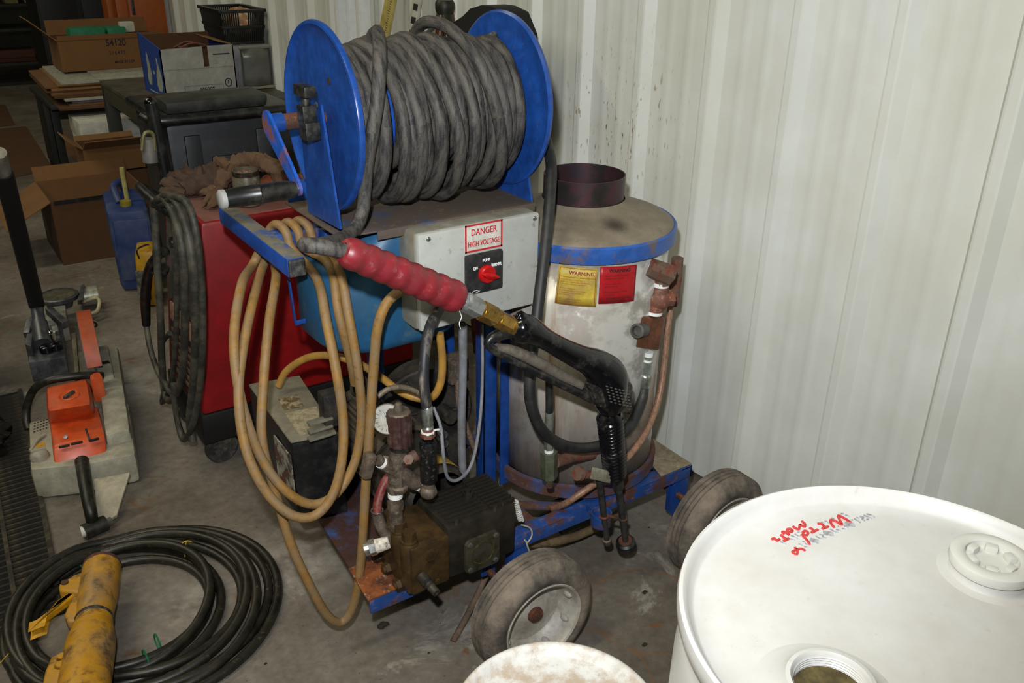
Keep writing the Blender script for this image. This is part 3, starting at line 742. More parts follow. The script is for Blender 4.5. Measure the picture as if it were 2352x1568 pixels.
for k, (x, y) in enumerate(((870, 1278), (893, 1305), (918, 1342))):
    p = pX(x, y, .728)
    part(MB().cyl(p+V((.012, 0, 0)), p+V((-.012, 0, 0)), .0165, n=6, ph=.3).cyl(p+V((-.01, 0, 0)), p+V((-.016, 0, 0)), .011, n=12), 'manifold_plug', BRONZE, mf)
for x, z in ((.755, .30), (.775, .345), (.80, .265)):
    part(MB().cyl((x, 1.454, z), (x, 1.446, z), .0065, n=6), 'bolt', BRONZE, mf)
p = pY(987, 1273, 1.452)
part(MB().cyl(p+V((0, .01, 0)), p+V((0, -.008, 0)), .0155, n=6), 'manifold_plug', BRONZE, mf)
# drain barb on the front of the manifold
a = pY(968, 1322, 1.452); b = pY(1003, 1362, 1.395)
dv = (b-a).normalized(); L0 = (b-a).length
part(MB().lathe([(.0, 0), (.013, 0), (.013, L0*.35), (.009, L0*.4), (.011, L0*.5), (.009, L0*.55), (.011, L0*.68), (.0095, L0*.72), (.0095, L0), (.006, L0), (.006, L0*.8), (0, L0*.8)], a, dv, 18), 'drain_barb', DARKGREASE, mf)
# inlet on the far left with thread tape
a = pY(893, 1245, 1.50); b = pY(838, 1262, 1.52); dv = (b-a).normalized(); L0 = (b-a).length
part(MB().lathe([(.014, 0), (.016, L0*.4), (.0165, L0*.55), (.014, L0*.6)], a, dv, 18), 'thread_tape', mat('muddy_tape', 'cfcabd', .7, dirt='6a4c38', amt=.35, scale=80), mf)
part(MB().cyl(a+dv*L0*.55, a+dv*L0*.8, .019, n=6).cyl(a+dv*L0*.8, a+dv*L0, .016, n=20), 'inlet_nipple', ZINC, mf)

# ---- motor behind the pump, axis along Y
MX, MZ = .885, .385
MT = mat('dusty_motor_paint', '4a3f31', .75, dirt='2a241d', amt=.5, scale=12, edge=.2)
gear = []
for i in range(96):
    a = 2*PI*i/96; r = .106 if (i % 4) < 2 else .093
    gear.append(V((MX+math.cos(a)*r, 1.775, MZ+math.sin(a)*r)))
mo = part(MB().prism(gear, (0, .235, 0)), 'motor_body', MT, ang=20)
part(MB().lathe([(.0, 0), (.06, .0), (.1, .012), (.113, .03), (.113, .05), (.10, .052)], (MX, 2.05, MZ), (0, -1, 0), 48), 'motor_end_bell', mat('dark_end_bell', '3a3226', .75, dirt='4d4434', amt=.4, scale=12), mo)
part(MB().lathe([(.09, 0), (.112, .0), (.112, .03), (.10, .032)], (MX, 1.79, MZ), (0, -1, 0), 48), 'motor_end_ring', 'dark_end_bell', mo)
# eye bolt on top of the motor
e = V((MX-.02, 1.97, MZ+.118))
part(MB().tube([e+V((math.cos(t)*.021, 0, .024+math.sin(t)*.024)) for t in [2*PI*i/14 for i in range(14)]], .0072, 8, 2, True).cyl(e+V((0, 0, -.02)), e+V((0, 0, .004)), .011, n=10), 'lifting_eye', 'dark_end_bell', mo)
bell = part(MB().lathe([(.075, 1.605), (.085, 1.615), (.088, 1.68), (.105, 1.735), (.107, 1.77), (.09, 1.772)], (MX+.01, 0, MZ-.02), (0, 1, 0), 40), 'coupling_housing', DARKGREASE)
def lab(u, v):
    a = math.radians(38+u*48); return V((MX+.01+math.cos(a)*.0895, 1.625+v*.05, MZ-.02+math.sin(a)*.0895))
part(MB().grid(lab, 10, 3), 'yellow_label', mat('dirty_yellow_label', '9a7a24', .6, dirt='5d4a1c', amt=.35, scale=40), bell, solid=.0006)
jb = pY(770, 940, 1.80)
part(MB().box((jb.x-.03, 1.795, jb.z-.045), (jb.x+.03, 1.835, jb.z+.045), .006), 'junction_box', DARKIRON, mo)
# motor switch box with pale top
SBX = mat('black_starter_box', '101113', .4, dirt='2a2a28', amt=.3, scale=18)
sb = part(MB().hexa([(.628, 1.85, .250), (.750, 1.83, .250), (.790, 2.17, .250), (.640, 2.19, .250), (.623, 1.85, .488), (.737, 1.83, .488), (.775, 2.165, .494), (.635, 2.19, .494)], .008), 'starter_box', SBX)
part(MB().hexa([(.622, 1.852, .488), (.735, 1.832, .488), (.772, 2.163, .494), (.634, 2.188, .494), (.623, 1.853, .496), (.735, 1.833, .496), (.772, 2.163, .502), (.635, 2.188, .502)], .004), 'box_lid', mat('dusty_khaki_lid', '7a7360', .8, dirt='5f5a4a', amt=.4, scale=14, edge=.2), sb)
part(MB().hexa([(.650, 1.865, .4963), (.725, 1.852, .4963), (.742, 1.975, .4985), (.660, 1.985, .4985), (.650, 1.865, .4972), (.725, 1.852, .4972), (.742, 1.975, .4994), (.660, 1.985, .4994)]), 'paper_label', mat('faded_label', 'a09478', .8, dirt='77694e', amt=.45, scale=45), sb)
part(MB().hexa([(.664, 2.0, .4990), (.715, 1.993, .4990), (.725, 2.06, .5002), (.672, 2.065, .5002), (.664, 2.0, .4999), (.715, 1.993, .4999), (.725, 2.06, .5011), (.672, 2.065, .5011)]), 'torn_label', mat('torn_brown_label', '5a4528', .85, dirt='8f8468', amt=.45, scale=40, edge=.06), sb)
part(MB().hexa([(.6245, 1.86, .30), (.6245, 1.98, .30), (.6245, 1.98, .45), (.6225, 1.86, .45), (.6215, 1.86, .30), (.6215, 1.98, .30), (.6215, 1.98, .45), (.6195, 1.86, .45)]), 'side_label', mat('torn_side_label', '8f8a7c', .7, dirt='3a2f2a', amt=.55, scale=25, edge=.06, fleck='7a2a24', fleck_amt=.3, fleck_scale=20), sb)
for i, z in enumerate((.475, .455, .435)):
    q = pY(735, 965+i*18, 1.80); part(MB().box(q-V((.03, .01, .003)), q+V((.03, .01, .003)), .001), 'terminal_strip', mat('pale_terminal', '6e6a5c', .7), sb)

# ---- regulator, gauge and fittings over the manifold
def PT(x, y, Y=1.53): return pY(x, y, Y)
def fitting(pts, rs, name, m, par=PW, n=16):
    mb = MB()
    for (a, b), (r1, r2) in zip(zip(pts[:-1], pts[1:]), rs): mb.cyl(a, b, r1, r2, n)
    return part(mb, name, m, par)
reg = part(MB().lathe([(0, 0), (.021, .0), (.0235, .004), (.0235, .012), (.019, .016), (.019, .055), (.0, .055)], PT(915, 1125), (0, 0, 1), 8), 'regulator_body', DIRTY_FIT)
# vertical stack: elbow at manifold, nuts, cross, knob
st = [PT(912, 1215), PT(908, 1170), PT(908, 1150), PT(908, 1128), PT(908, 1105), PT(910, 1070), PT(918, 1020)]
mb = MB()
mb.cyl(st[0], st[1], .016, n=16).cyl(st[1], st[2], .0185, n=6).cyl(st[2], st[3], .015, n=16).cyl(st[3], st[3]+V((0, 0, .014)), .019, n=6).cyl(st[4], st[5], .0165, n=16).cyl(st[5], st[6], .0195, n=16)
part(mb, 'riser_fitting', DIRTY_FIT, reg)
part(MB().cyl(PT(908, 1140), PT(908, 1130), .0172, n=16), 'thread_tape', TAPE, reg)
kb = PT(919, 1018); kp = []
for i in range(48):
    a = 2*PI*i/48; r = .0275 if (i % 4) < 2 else .0255; kp.append(kb+V((math.cos(a)*r, math.sin(a)*r, 0)))
kt = PT(921, 944)
part(MB().prism(kp, (0, 0, kt.z-kb.z)), 'regulator_knob', mat('maroon_plastic_knob', '3c2623', .5, dirt='57433c', amt=.35, scale=30), reg, ang=25)
part(MB().lathe([(.024, 0), (.024, .010), (.019, .012)], kb+V((0, 0, -.012)), (0, 0, 1), 20), 'knob_seal', BLACKP, reg)
part(MB().lathe([(.0265, -.001), (.024, .003), (.011, .004), (.011, .010), (.008, .016), (.008, .020), (.005, .023), (0, .024)], V((kb.x, kb.y, kt.z)), (0, 0, 1), 20), 'knob_cap', DIRTY_FIT, reg)
# tees left, right
a, b = PT(870, 1060), PT(945, 1108)
mb = MB().cyl(PT(868, 1055), PT(893, 1075), .0125, n=14).cyl(PT(880, 1062), PT(915, 1082), .0175, n=8).cyl(PT(905, 1078), PT(955, 1108), .0185, n=14).cyl(PT(950, 1104), PT(972, 1120), .0155, n=6).cyl(PT(970, 1118), PT(990, 1130), .013, n=14)
part(mb, 'tee_fitting', DIRTY_FIT, reg)
part(MB().cyl(PT(874, 1061), PT(879, 1064), .0138, n=14).cyl(PT(961, 1111), PT(964, 1113), .0162, n=14), 'thread_tape', TAPE, reg)
part(MB().cyl(PT(925, 1060), PT(955, 1045), .014, n=10).cyl(PT(938, 1055, 1.515), PT(938, 1055, 1.50), .012, n=6), 'side_plug', RUST_PIPE, reg)
part(MB().bar(PT(852, 1040), PT(838, 1095), .026, .022, .006), 'bypass_block', DIRTY_FIT, reg)
# gauge
gc = PT(890, 962, 1.545); gd = (EYE-gc).normalized(); gd = (gd+V((-.25, 0, .05))).normalized()
ga = part(MB().lathe([(0, 0), (.030, 0), (.0335, .004), (.0340, .014), (.0325, .017), (.031, .0155), (.0, .0155)], gc-gd*.012, gd, 36), 'pressure_gauge', mat('gauge_bezel', 'a7a59c', .35, .3, dirt='7f786a', amt=.3, scale=30), reg)
u_, v_, _ = frame(gd)
gfc = gc-gd*.012+gd*.0158
tk_ = MB()
for i in range(13):
    a = math.radians(-45+i*22.5); e1 = u_*math.cos(a)+v_*math.sin(a); e2 = gd.cross(e1)
    tk_.add([gfc+e1*.021-e2*.0006, gfc+e1*.027-e2*.0006, gfc+e1*.027+e2*.0006, gfc+e1*.021+e2*.0006], [(0, 1, 2, 3)])
e1 = (u_*.5+v_*-.86); e2 = gd.cross(e1); tk_.add([gfc-e2*.0012+gd*.0004, gfc+e1*.022+gd*.0004, gfc+e2*.0012+gd*.0004], [(0, 1, 2)])
part(tk_, 'gauge_scale', DARKIRON, reg)
# ---- black pulsation cylinder with crimped hose up into the control box
cyl0, cyl1 = PT(985, 1105, 1.50), PT(983, 1003, 1.50)
part(MB().lathe([(0, 0), (.017, 0), (.0195, .004), (.0195, .10), (.0175, .106), (.012, .107)], cyl0, cyl1-cyl0, 24), 'check_cylinder', mat('scratched_black_cylinder', '121214', .35, dirt='3a3a38', amt=.2, scale=50, fleck='8a8a84', fleck_amt=.12, fleck_scale=120))
hx = PT(984, 1128, 1.50)
part(MB().ball(hx, .021, 8, 6, (1, 1, .9)).cyl(hx, cyl0, .014, n=12), 'elbow', DIRTY_FIT)
t_ = PT(983, 1002, 1.50)
part(MB().cyl(t_, t_+V((0, 0, .012)), .0165, n=6).cyl(t_+V((0, 0, .012)), t_+V((0, 0, .022)), .0125, n=16), 'adapter', RUST_PIPE)
part(MB().cyl(t_+V((0, 0, .010)), t_+V((0, 0, .015)), .015, n=14).bar(t_+V((.01, -.005, .015)), t_+V((.026, -.006, .013)), .004, .003, .0005), 'thread_tape', TAPE)
part(MB().lathe([(.0115, 0), (.0135, .004), (.0115, .008), (.0135, .012), (.0125, .018), (.0125, .055), (.011, .057)], t_+V((0, 0, .020)), (0, 0, 1), 20), 'crimp_ferrule', ZINC)
part(MB().tube(TP((980, 937, 1.50), (973, 870, 1.51), (977, 800, 1.53), (990, 745, 1.56), (1012, 705, 1.62)), .0118, 12), 'delivery_hose', mat('scuffed_black_hose', '232427', .5, dirt='8f8578', amt=.32, scale=22, edge=.1, stretch=(1, 1, .25)))
# yellow supply cord from the box round to the motor
YC = mat('yellow_cord_clean', 'b08434', .55, dirt='8d6a3a', amt=.45, scale=14, edge=.2)
part(MB().tube(TP((1010, 765, 1.68), (1016, 830, 1.68), (1010, 885, 1.68), (985, 915, 1.70), (930, 905, 1.74), (880, 870, 1.80), (830, 838, 1.86), (770, 818, 1.92), (710, 820, 2.0), (660, 850, 2.06), (640, 885, 2.08)), .0098, 12), 'supply_cord', YC)
part(MB().tube(TP((867, 910, 1.66), (895, 892, 1.66), (930, 890, 1.66), (965, 905, 1.66), (985, 925, 1.66)), .0068, 10), 'braided_hose', mat('braided_steel_hose', '857a66', .5, .3, dirt='5f5546', amt=.45, scale=120))
CON = mat('grey_conduit', '85868c', .55, dirt='6c6a68', amt=.35, scale=12)
part(MB().tube(TP((1063, 745, 1.68), (1063, 850, 1.69), (1060, 980, 1.70), (1063, 1080, 1.71), (1072, 1130, 1.72)), .0105, 14), 'conduit', CON)
part(MB().tube(TP((1107, 745, 1.70), (1108, 850, 1.68), (1103, 960, 1.66), (1085, 1060, 1.62), (1055, 1100, 1.59), (1028, 1095, 1.58), (1018, 1040, 1.58), (1012, 980, 1.60), (995, 935, 1.62)), .0042, 8), 'thin_cable', CON)
part(MB().tube(TP((895, 1090, 1.60), (880, 1115, 1.59), (868, 1150, 1.58), (866, 1180, 1.57)), .0105, 12), 'bypass_hose', mat('red_rubber_hose', '7a2a26', .5, dirt='8d6a5c', amt=.35, scale=30))
part(MB().tube(TP((866, 1178, 1.57), (872, 1200, 1.565), (885, 1225, 1.555), (896, 1240, 1.55)), [.012, .0145, .014, .013], 10), 'bypass_elbow', DIRTY_FIT)
part(MB().tube([PT(866, 1172, 1.57)+V((math.cos(t)*.0135, math.sin(t)*.0135, 0)) for t in [2*PI*i/12 for i in range(12)]], .002, 6, 2, True), 'hose_clamp', ZINC)
# burner fan behind the hoses
bc = V((1.05, 1.96, .44))
fan = part(MB().lathe([(.10, 0), (.125, .0), (.125, .07), (.12, .075), (.05, .075), (.0, .07)], bc, (-.35, -1, 0), 40), 'burner_blower', DARKIRON)
for k in range(6):
    a = 2*PI*k/6; u, v, d2 = frame((-.35, -1, 0))
    part(MB().bar(bc+d2*.08+(u*math.cos(a)+v*math.sin(a))*.03, bc+d2*.08+(u*math.cos(a)+v*math.sin(a))*.115, .012, .006), 'blower_rib', DARKIRON, fan)
part(MB().box((.98, 1.80, .255), (1.09, 1.92, .40), .004), 'belt_guard', DARKIRON)
for x, y in ((1020, 1000), (1022, 1020)):
    p = pY(x, y, 1.78); part(MB().cyl(p+V((0, .02, 0)), p, .012, n=16), 'guard_bolt', ZINC)
part(MB().cyl(pY(1037, 960, 1.79)+V((0, .05, 0)), pY(1037, 960, 1.79), .022, .019, 20), 'relay_knob', DARKIRON)
part(MB().tube(TP((1050, 860, 1.84), (1055, 930, 1.82), (1075, 990, 1.80), (1098, 1050, 1.78)), .0085, 10), 'fuel_hose', mat('dirty_copper_braid', '7d6250', .6, .1, dirt='4f4036', amt=.45, scale=140))
part(MB().box(pY(1045, 845, 1.86)-V((.03, .03, .035)), pY(1045, 845, 1.86)+V((.03, .03, .035)), .008), 'fuel_filter', DIRTY_FIT)

# ---- right-hand valve train on the boiler
VY = 1.515
def VP(x, y, Y=VY): return pY(x, y, Y)
e0, e1 = VP(1477, 607, 1.535), VP(1538, 632, 1.50)
part(MB().cyl(e0, VP(1492, 612, 1.525), .017, n=16), 'pipe_stub', RUST)
part(MB().cyl(VP(1480, 608, 1.53), VP(1490, 611, 1.525), .0185, n=16), 'thread_tape', TAPE)
part(MB().cyl(VP(1488, 612), e1, .0235, .027, 8).cyl(VP(1522, 625), VP(1520, 652), .021, n=12), 'elbow', RUST_PIPE)
for p0, p1, r_ in (((1519, 648), (1518, 657), .0195), ((1504, 714), (1503, 721), .0195), ((1490, 808), (1489, 817), .0125), ((1487, 825), (1486, 830), .0125)): part(MB().cyl(VP(*p0), VP(*p1), r_, n=16), 'thread_tape', TAPE)
part(MB().cyl(VP(1519, 655), VP(1513, 690), .019, .024, 14).ball(VP(1514, 688), .029, 14, 10).cyl(VP(1510, 695), VP(1504, 716), .022, .019, 14).cyl(VP(1514, 686), VP(1543, 683, 1.505), .021, .023, 8), 'street_elbow', mat('rust_red_fitting', '6e4a3c', .75, .15, dirt='7e4634', amt=.5, scale=30, fleck='9a9086', fleck_amt=.25))
vb = part(MB().hexa([VP(1460, 797, 1.50), VP(1512, 805, 1.50), VP(1519, 798, 1.535), VP(1466, 790, 1.535), VP(1473, 730, 1.50), VP(1524, 735, 1.50), VP(1530, 722, 1.535), VP(1480, 718, 1.535)], .003), 'relief_valve', mat('brown_valve_body', '5f3d26', .6, .3, dirt='7c4a34', amt=.45, scale=30, edge=.15))
part(MB().lathe([(.018, 0), (.018, .02), (.0165, .022), (.0165, .034), (.0185, .035), (.0185, .04), (.013, .041), (.012, .030), (0, .03)], VP(1478, 757, 1.50), VP(1452, 762, 1.475)-VP(1478, 757, 1.50), 20), 'valve_port', mat('dark_port', '56544f', .5, .4), vb)
part(MB().cyl(VP(1489, 815), VP(1487, 828), .0115, n=14).cyl(VP(1486, 830), VP(1484, 852), .0135, n=6).cyl(VP(1484, 852), VP(1483, 860), .011, n=16), 'hose_adapter', mat('green_zinc', 'a9b3a6', .35, .7, dirt='6f7a70', amt=.3, scale=40))
part(MB().lathe([(.012, 0), (.0155, .003), (.0165, .008), (.0165, .036), (.014, .038)], VP(1483, 858), VP(1478, 895)-VP(1483, 858), 20), 'crimp_ferrule', ZINC)
# second pipe train at the back right with copper braided line
part(MB().cyl(VP(1556, 592, 1.60), VP(1553, 640, 1.60), .0165, n=6).cyl(VP(1553, 640, 1.60), VP(1549, 668, 1.60), .0155, n=16).cyl(VP(1549, 668, 1.60), VP(1545, 700, 1.60), .0175, n=6), 'unloader_tube', RUST_PIPE)
CBR = mat('copper_braid', 'a97f66', .5, .2, dirt='83644f', amt=.5, scale=150, stretch=(1, 1, .4))
br = TP((1541, 700, 1.60), (1533, 760, 1.59), (1525, 840, 1.575), (1514, 910, 1.555), (1490, 980, 1.525), (1455, 1035, 1.50), (1405, 1083, 1.485), (1345, 1125, 1.475), (1300, 1155, 1.50), (1270, 1168, 1.56))
part(MB().tube(br, .0088, 14), 'copper_braid_hose', CBR)
# big black rubber hose from the reel to the valve train
bh = TP((1254, 322, 1.72), (1266, 380, 1.66), (1262, 470, 1.60), (1252, 570, 1.555), (1240, 670, 1.52), (1228, 770, 1.49), (1217, 860, 1.47), (1220, 930, 1.46), (1247, 990, 1.455), (1295, 1022, 1.455), (1350, 1028, 1.46), (1410, 1010, 1.465), (1452, 970, 1.48), (1474, 920, 1.505), (1479, 890, 1.515))
part(MB().tube(bh, .0135, 16), 'boiler_hose', RUBBER)
part(MB().cyl(pY(1254, 324, 1.72)+V((0, 0, .03)), pY(1254, 324, 1.72), .010, n=12), 'hose_end', ZINC)
# left lower inlet train on the boiler
part(MB().tube(TP((1262, 870, 1.47), (1262, 920, 1.47), (1262, 950, 1.475)), .0095, 12), 'inlet_hose', RUBBER)
part(MB().cyl(VP(1262, 945, 1.475), VP(1261, 1000, 1.475), .0105, n=16).cyl(VP(1261, 1000, 1.475), VP(1261, 1030, 1.475), .0125, n=6), 'crimp_ferrule', mat('green_grey_zinc', '8a8d82', .45, .5, dirt='62645a', amt=.4, scale=30))
part(MB().cyl(VP(1261, 1030, 1.475), VP(1261, 1038, 1.475), .0115, n=14), 'thread_tape', TAPE)
pv = VP(1261, 1037, 1.475)
part(MB().cyl(pv, VP(1261, 1095, 1.475), .0215, n=6).cyl(VP(1261, 1095, 1.475), VP(1261, 1105, 1.475), .018, .012, 6), 'inlet_tee', mat('olive_brass', '5f6652', .5, .35, dirt='45493a', amt=.4, scale=30))
part(MB().cyl(VP(1261, 1104, 1.475), VP(1262, 1116, 1.475), .010, n=8), 'tee_plug', RUST)
part(MB().cyl(VP(1275, 1062, 1.475), VP(1305, 1052, 1.49), .0145, n=14).cyl(VP(1302, 1052, 1.487), VP(1360, 1043, 1.52), .0125, .0135, 16), 'inlet_nipple', RUST_PIPE)
# cup for the lance, welded to the rail
cc = pY(1381, 1188, 1.445)
part(MB().lathe([(.0, -.022), (.026, -.022), (.0275, -.018), (.0275, .016), (.024, .016), (.024, -.015), (0, -.015)], cc, (0, 0, 1), 28), 'lance_cup', BLUE_RUST)
part(MB().box((cc.x-.006, cc.y+.024, cc.z-.01), (cc.x+.006, 1.502, cc.z+.01), .001), 'cup_arm', BLUE_RUST)
# drain hose and ties below the rail
part(MB().tube(TP((1190, 1240, 1.58), (1240, 1248, 1.58), (1310, 1235, 1.60), (1370, 1210, 1.62), (1420, 1180, 1.66)), .0125, 12), 'drain_hose', mat('dirty_yellow_brown_hose', '7d6a4c', .7, dirt='5e4e38', amt=.5, scale=16))
tz = [pY(x, y, 1.492) for x, y in ((1198, 1205), (1217, 1212), (1222, 1228), (1212, 1245), (1205, 1240))]
part(MB().tube(tz, .0022, 6).tube(TP((1208, 1242, 1.492), (1213, 1258, 1.49), (1217, 1270, 1.49)), .0022, 6), 'cable_tie', mat('nylon_tie', 'b9b2a0', .5))
cs = []
for i in range(120):
    t = i/119; p = pY(1183+14*t, 1150+45*t, 1.53); u, v, d2 = frame(pY(1197, 1195, 1.53)-pY(1183, 1150, 1.53)); a = t*2*PI*11
    cs.append(p+(u*math.cos(a)+v*math.sin(a))*.0062)
part(MB().tube(cs, .0022, 5, 0), 'coiled_tube', mat('white_coil', 'c9c6bd', .5))
# brown drain rod leaning beside the front wheel
part(MB().tube(TP((1122, 1310, 1.60), (1085, 1390, 1.56), (1040, 1474, 1.505)), .0085, 10, 3), 'drain_pipe', mat('muddy_brown_pipe', '6e5a48', .85, dirt='57463a', amt=.45, scale=30))
part(MB().box((1.28, 1.60, .10), (1.46, 1.66, .18), .004), 'float_box', DARKIRON)
part(MB().box((1.30, 1.62, .17), (1.33, 1.64, .262), .002), 'float_bracket', DARKIRON)
# ================================================================== wound hose
hz_pts = []
turn = []
random.seed(3)
def rp(x, a, r): return V((x, RAX.y+math.cos(a)*r, RAX.z+math.sin(a)*r))
HR = .0138
# inner layer (leaves bare blue drum near the crank side)
nin = 12
for i in range(nin*16):
    a = 2*PI*i/16; t = i/(nin*16-1)
    hz_pts.append(rp(.865+t*.315, a, .113+.001*math.sin(i*.7)))
# outer layer, loose and uneven, coming back; sag shows below the axis
turns = [  # (x, radius, sag below, lean of the turn)
    (1.184, .144, .004, .0), (1.160, .150, .006, .004), (1.136, .147, .004, .0), (1.112, .157, .020, -.010), (1.075, .196, .0, -.046), (1.085, .152, .008, .0),
    (1.050, .150, .012, .010), (1.030, .163, .026, -.018), (1.002, .150, .006, .006), (.978, .166, .060, -.026), (.955, .150, .010, .008), (.945, .160, .024, -.014), (.915, .150, .018, 0),
    (.892, .162, .040, -.020), (.880, .150, .026, .004), (.862, .157, .030, -.012), (.815, .150, .016, .018), (.80, .146, .010, .006), (.783, .143, .010, 0)]
for k, (x, r, sag, sk) in enumerate(turns):
    xn, rn, sagn, skn = turns[k+1] if k+1 < len(turns) else (.785, .14, .01, 0)
    for i in range(16):
        t = i/16; a = -2*PI*i/16+PI/2; e = t*t*(3-2*t)
        w_ = .5+.5*math.cos(a+PI/2)           # 1 at the bottom
        rr_ = r*(1-e)+rn*e-.015+(.018+sag*(1-e)+sagn*e)*w_**2+.002*math.sin(k*3.1+i*1.7)
        xx = x*(1-e)+xn*e+(sk*(1-e)+skn*e)*math.sin(a)+.003*math.sin(k*2.3+i*.9)
        hz_pts.append(rp(min(1.188, max(.776, xx)), a, rr_))
# last strand: hangs clear across the front left, then under the flange to the spray gun
hz_pts += [pY(x, y, Y) for x, y, Y in ((838, 110, 1.80), (866, 72, 1.74), (872, 130, 1.655), (868, 215, 1.635), (856, 300, 1.63), (844, 370, 1.64), (838, 430, 1.655), (834, 480, 1.655), (818, 520, 1.64), (785, 548, 1.585), (740, 560, 1.50), (712, 563, 1.42), (700, 562, 1.385), (735, 566, 1.362), (790, 576, 1.36))]
wh = MB().tube(hz_pts, HR, 10, 3)
hose = wh.build('high_pressure_hose', HOSEGRAY)
# dust streaks follow the turns round the reel axis
_nt = HOSEGRAY.node_tree; _N = _nt.nodes; _L = _nt.links
_tc = _N.new('ShaderNodeTexCoord'); _su = _N.new('ShaderNodeVectorMath'); _su.operation = 'SUBTRACT'; _L.new(_tc.outputs['Object'], _su.inputs[0]); _su.inputs[1].default_value = RAX-WL[hose.name]
_sp = _N.new('ShaderNodeSeparateXYZ'); _L.new(_su.outputs[0], _sp.inputs[0])
_at = _N.new('ShaderNodeMath'); _at.operation = 'ARCTAN2'; _L.new(_sp.outputs['Z'], _at.inputs[0]); _L.new(_sp.outputs['Y'], _at.inputs[1])
_ln = _N.new('ShaderNodeVectorMath'); _ln.operation = 'LENGTH'; _cy = _N.new('ShaderNodeCombineXYZ'); _L.new(_sp.outputs['Y'], _cy.inputs['Y']); _L.new(_sp.outputs['Z'], _cy.inputs['Z']); _L.new(_cy.outputs[0], _ln.inputs[0])
_cb = _N.new('ShaderNodeCombineXYZ')
for _i, (_s, _k) in enumerate(((_sp.outputs['X'], 95), (_at.outputs[0], 2.6), (_ln.outputs['Value'], 60))):
    _mu = _N.new('ShaderNodeMath'); _mu.operation = 'MULTIPLY'; _mu.inputs[1].default_value = _k; _L.new(_s, _mu.inputs[0]); _L.new(_mu.outputs[0], _cb.inputs[_i])
for _n in [n for n in _N if n.type == 'TEX_NOISE' and n.inputs['Scale'].default_value < 250]:
    _L.new(_cb.outputs[0], _n.inputs['Vector']); _n.inputs['Scale'].default_value = 1.0 if _n.inputs['Scale'].default_value < 150 else 2.2
tag(hose, 'dusty black high pressure hose wound round the blue reel', 'hose')

# ================================================================== spray gun with lance
GY = 1.36
def GP(x, y, Y=GY): return pY(x, y, Y)
SG = root('spray_gun', GP(1300, 800), 'black trigger spray gun with red grip sleeve and twin rod lance', 'spray gun')
def gp(mb, name, m, parent=SG, **k): return mb.build(name, m, parent, **k)
a, b = GP(787, 574), GP(1052, 684); dv = b-a; L0 = dv.length; dv.normalize()
prof = [(.0135, 0), (.021, .001), (.0245, .006)]
bul = 8
for k in range(bul):
    s0 = .03+.97*k/bul; s1 = .03+.97*(k+1)/bul
    for t in (.06, .3, .5, .7, .94):
        prof.append((.0252+.0036*math.sin(PI*t)**.7+.0035*(k/bul), L0*(s0+(s1-s0)*t)))
prof += [(.027, L0*1.0), (.022, L0*1.012), (.012, L0*1.012)]
gp(MB().lathe(prof, a, dv, 32), 'grip_sleeve', mat('red_rubber_sleeve', '841d28', .42, dirt='662628', amt=.42, scale=24, edge=.2, fleck='8d5a5c', fleck_amt=.14, fleck_scale=60))
def along(x0, y0, x1, y1, r, n, name, m, r2=None, ph=0): return gp(MB().cyl(GP(x0, y0), GP(x1, y1), r, r2, n, ph=ph), name, m)
cp = mat('bright_zinc_coupling', 'cfd2d2', .25, .8, dirt='a5a7a4', amt=.3, scale=60)
along(1050, 683, 1066, 691, .0165, 6, 'coupling', cp)
along(1064, 690, 1072, 694, .0185, 18, 'coupling', cp)
along(1070, 693, 1100, 709, .0200, 6, 'coupling_nut', cp, ph=.4)
along(1098, 708, 1106, 712, .0170, 18, 'coupling', BRASS)
along(1105, 712, 1136, 728, .0205, 6, 'coupling_nut', BRASS, ph=.4)
along(1135, 728, 1143, 732, .0165, 18, 'coupling', BRASS)
along(1142, 731, 1170, 746, .0195, 6, 'coupling_nut', BRASS, ph=.2)
along(1169, 745, 1182, 752, .0185, 18, 'coupling', BRASS)
gp(MB().tube([GP(x, y, GY-.01) for x, y in ((1058, 700), (1056, 715), (1060, 728), (1055, 742), (1058, 756))], .0009, 5), 'loose_thread_tape', TAPE)
body = [(1176, 750, 19), (1190, 752, 33), (1215, 758, 33), (1250, 777, 25), (1290, 800, 26), (1335, 822, 31), (1368, 838, 40), (1394, 862, 49), (1400, 893, 46), (1400, 920, 40), (1402, 940, 30)]
sc = .00092
bb = gp(MB().tube([GP(x, y) for x, y, r in body], [r*sc for x, y, r in body], 22, 5), 'gun_body', BLACKGLOSS)
gp(MB().tube([GP(1196, 745), GP(1197, 727), GP(1203, 716)], [.018, .0135, .006], 14, 4), 'hanging_lug', BLACKGLOSS, bb)
gp(MB().tube([GP(1192, 762), GP(1148, 768), GP(1123, 782), GP(1130, 800), GP(1200, 838), GP(1270, 872), GP(1325, 898), GP(1360, 915)], [.012, .012, .009, .009, .0095, .010, .011, .012], 12, 6), 'trigger_guard', mat('scuffed_black_guard', '18191b', .35, dirt='4a453d', amt=.3, scale=30), bb)
gp(MB().tube([GP(1140, 797), GP(1180, 806), GP(1240, 834), GP(1290, 862), GP(1335, 885)], [.008, .0115, .0125, .012, .010], 12, 5), 'trigger', mat('dusty_grey_trigger', '6a6156', .7, dirt='4a443c', amt=.35, scale=30), bb)
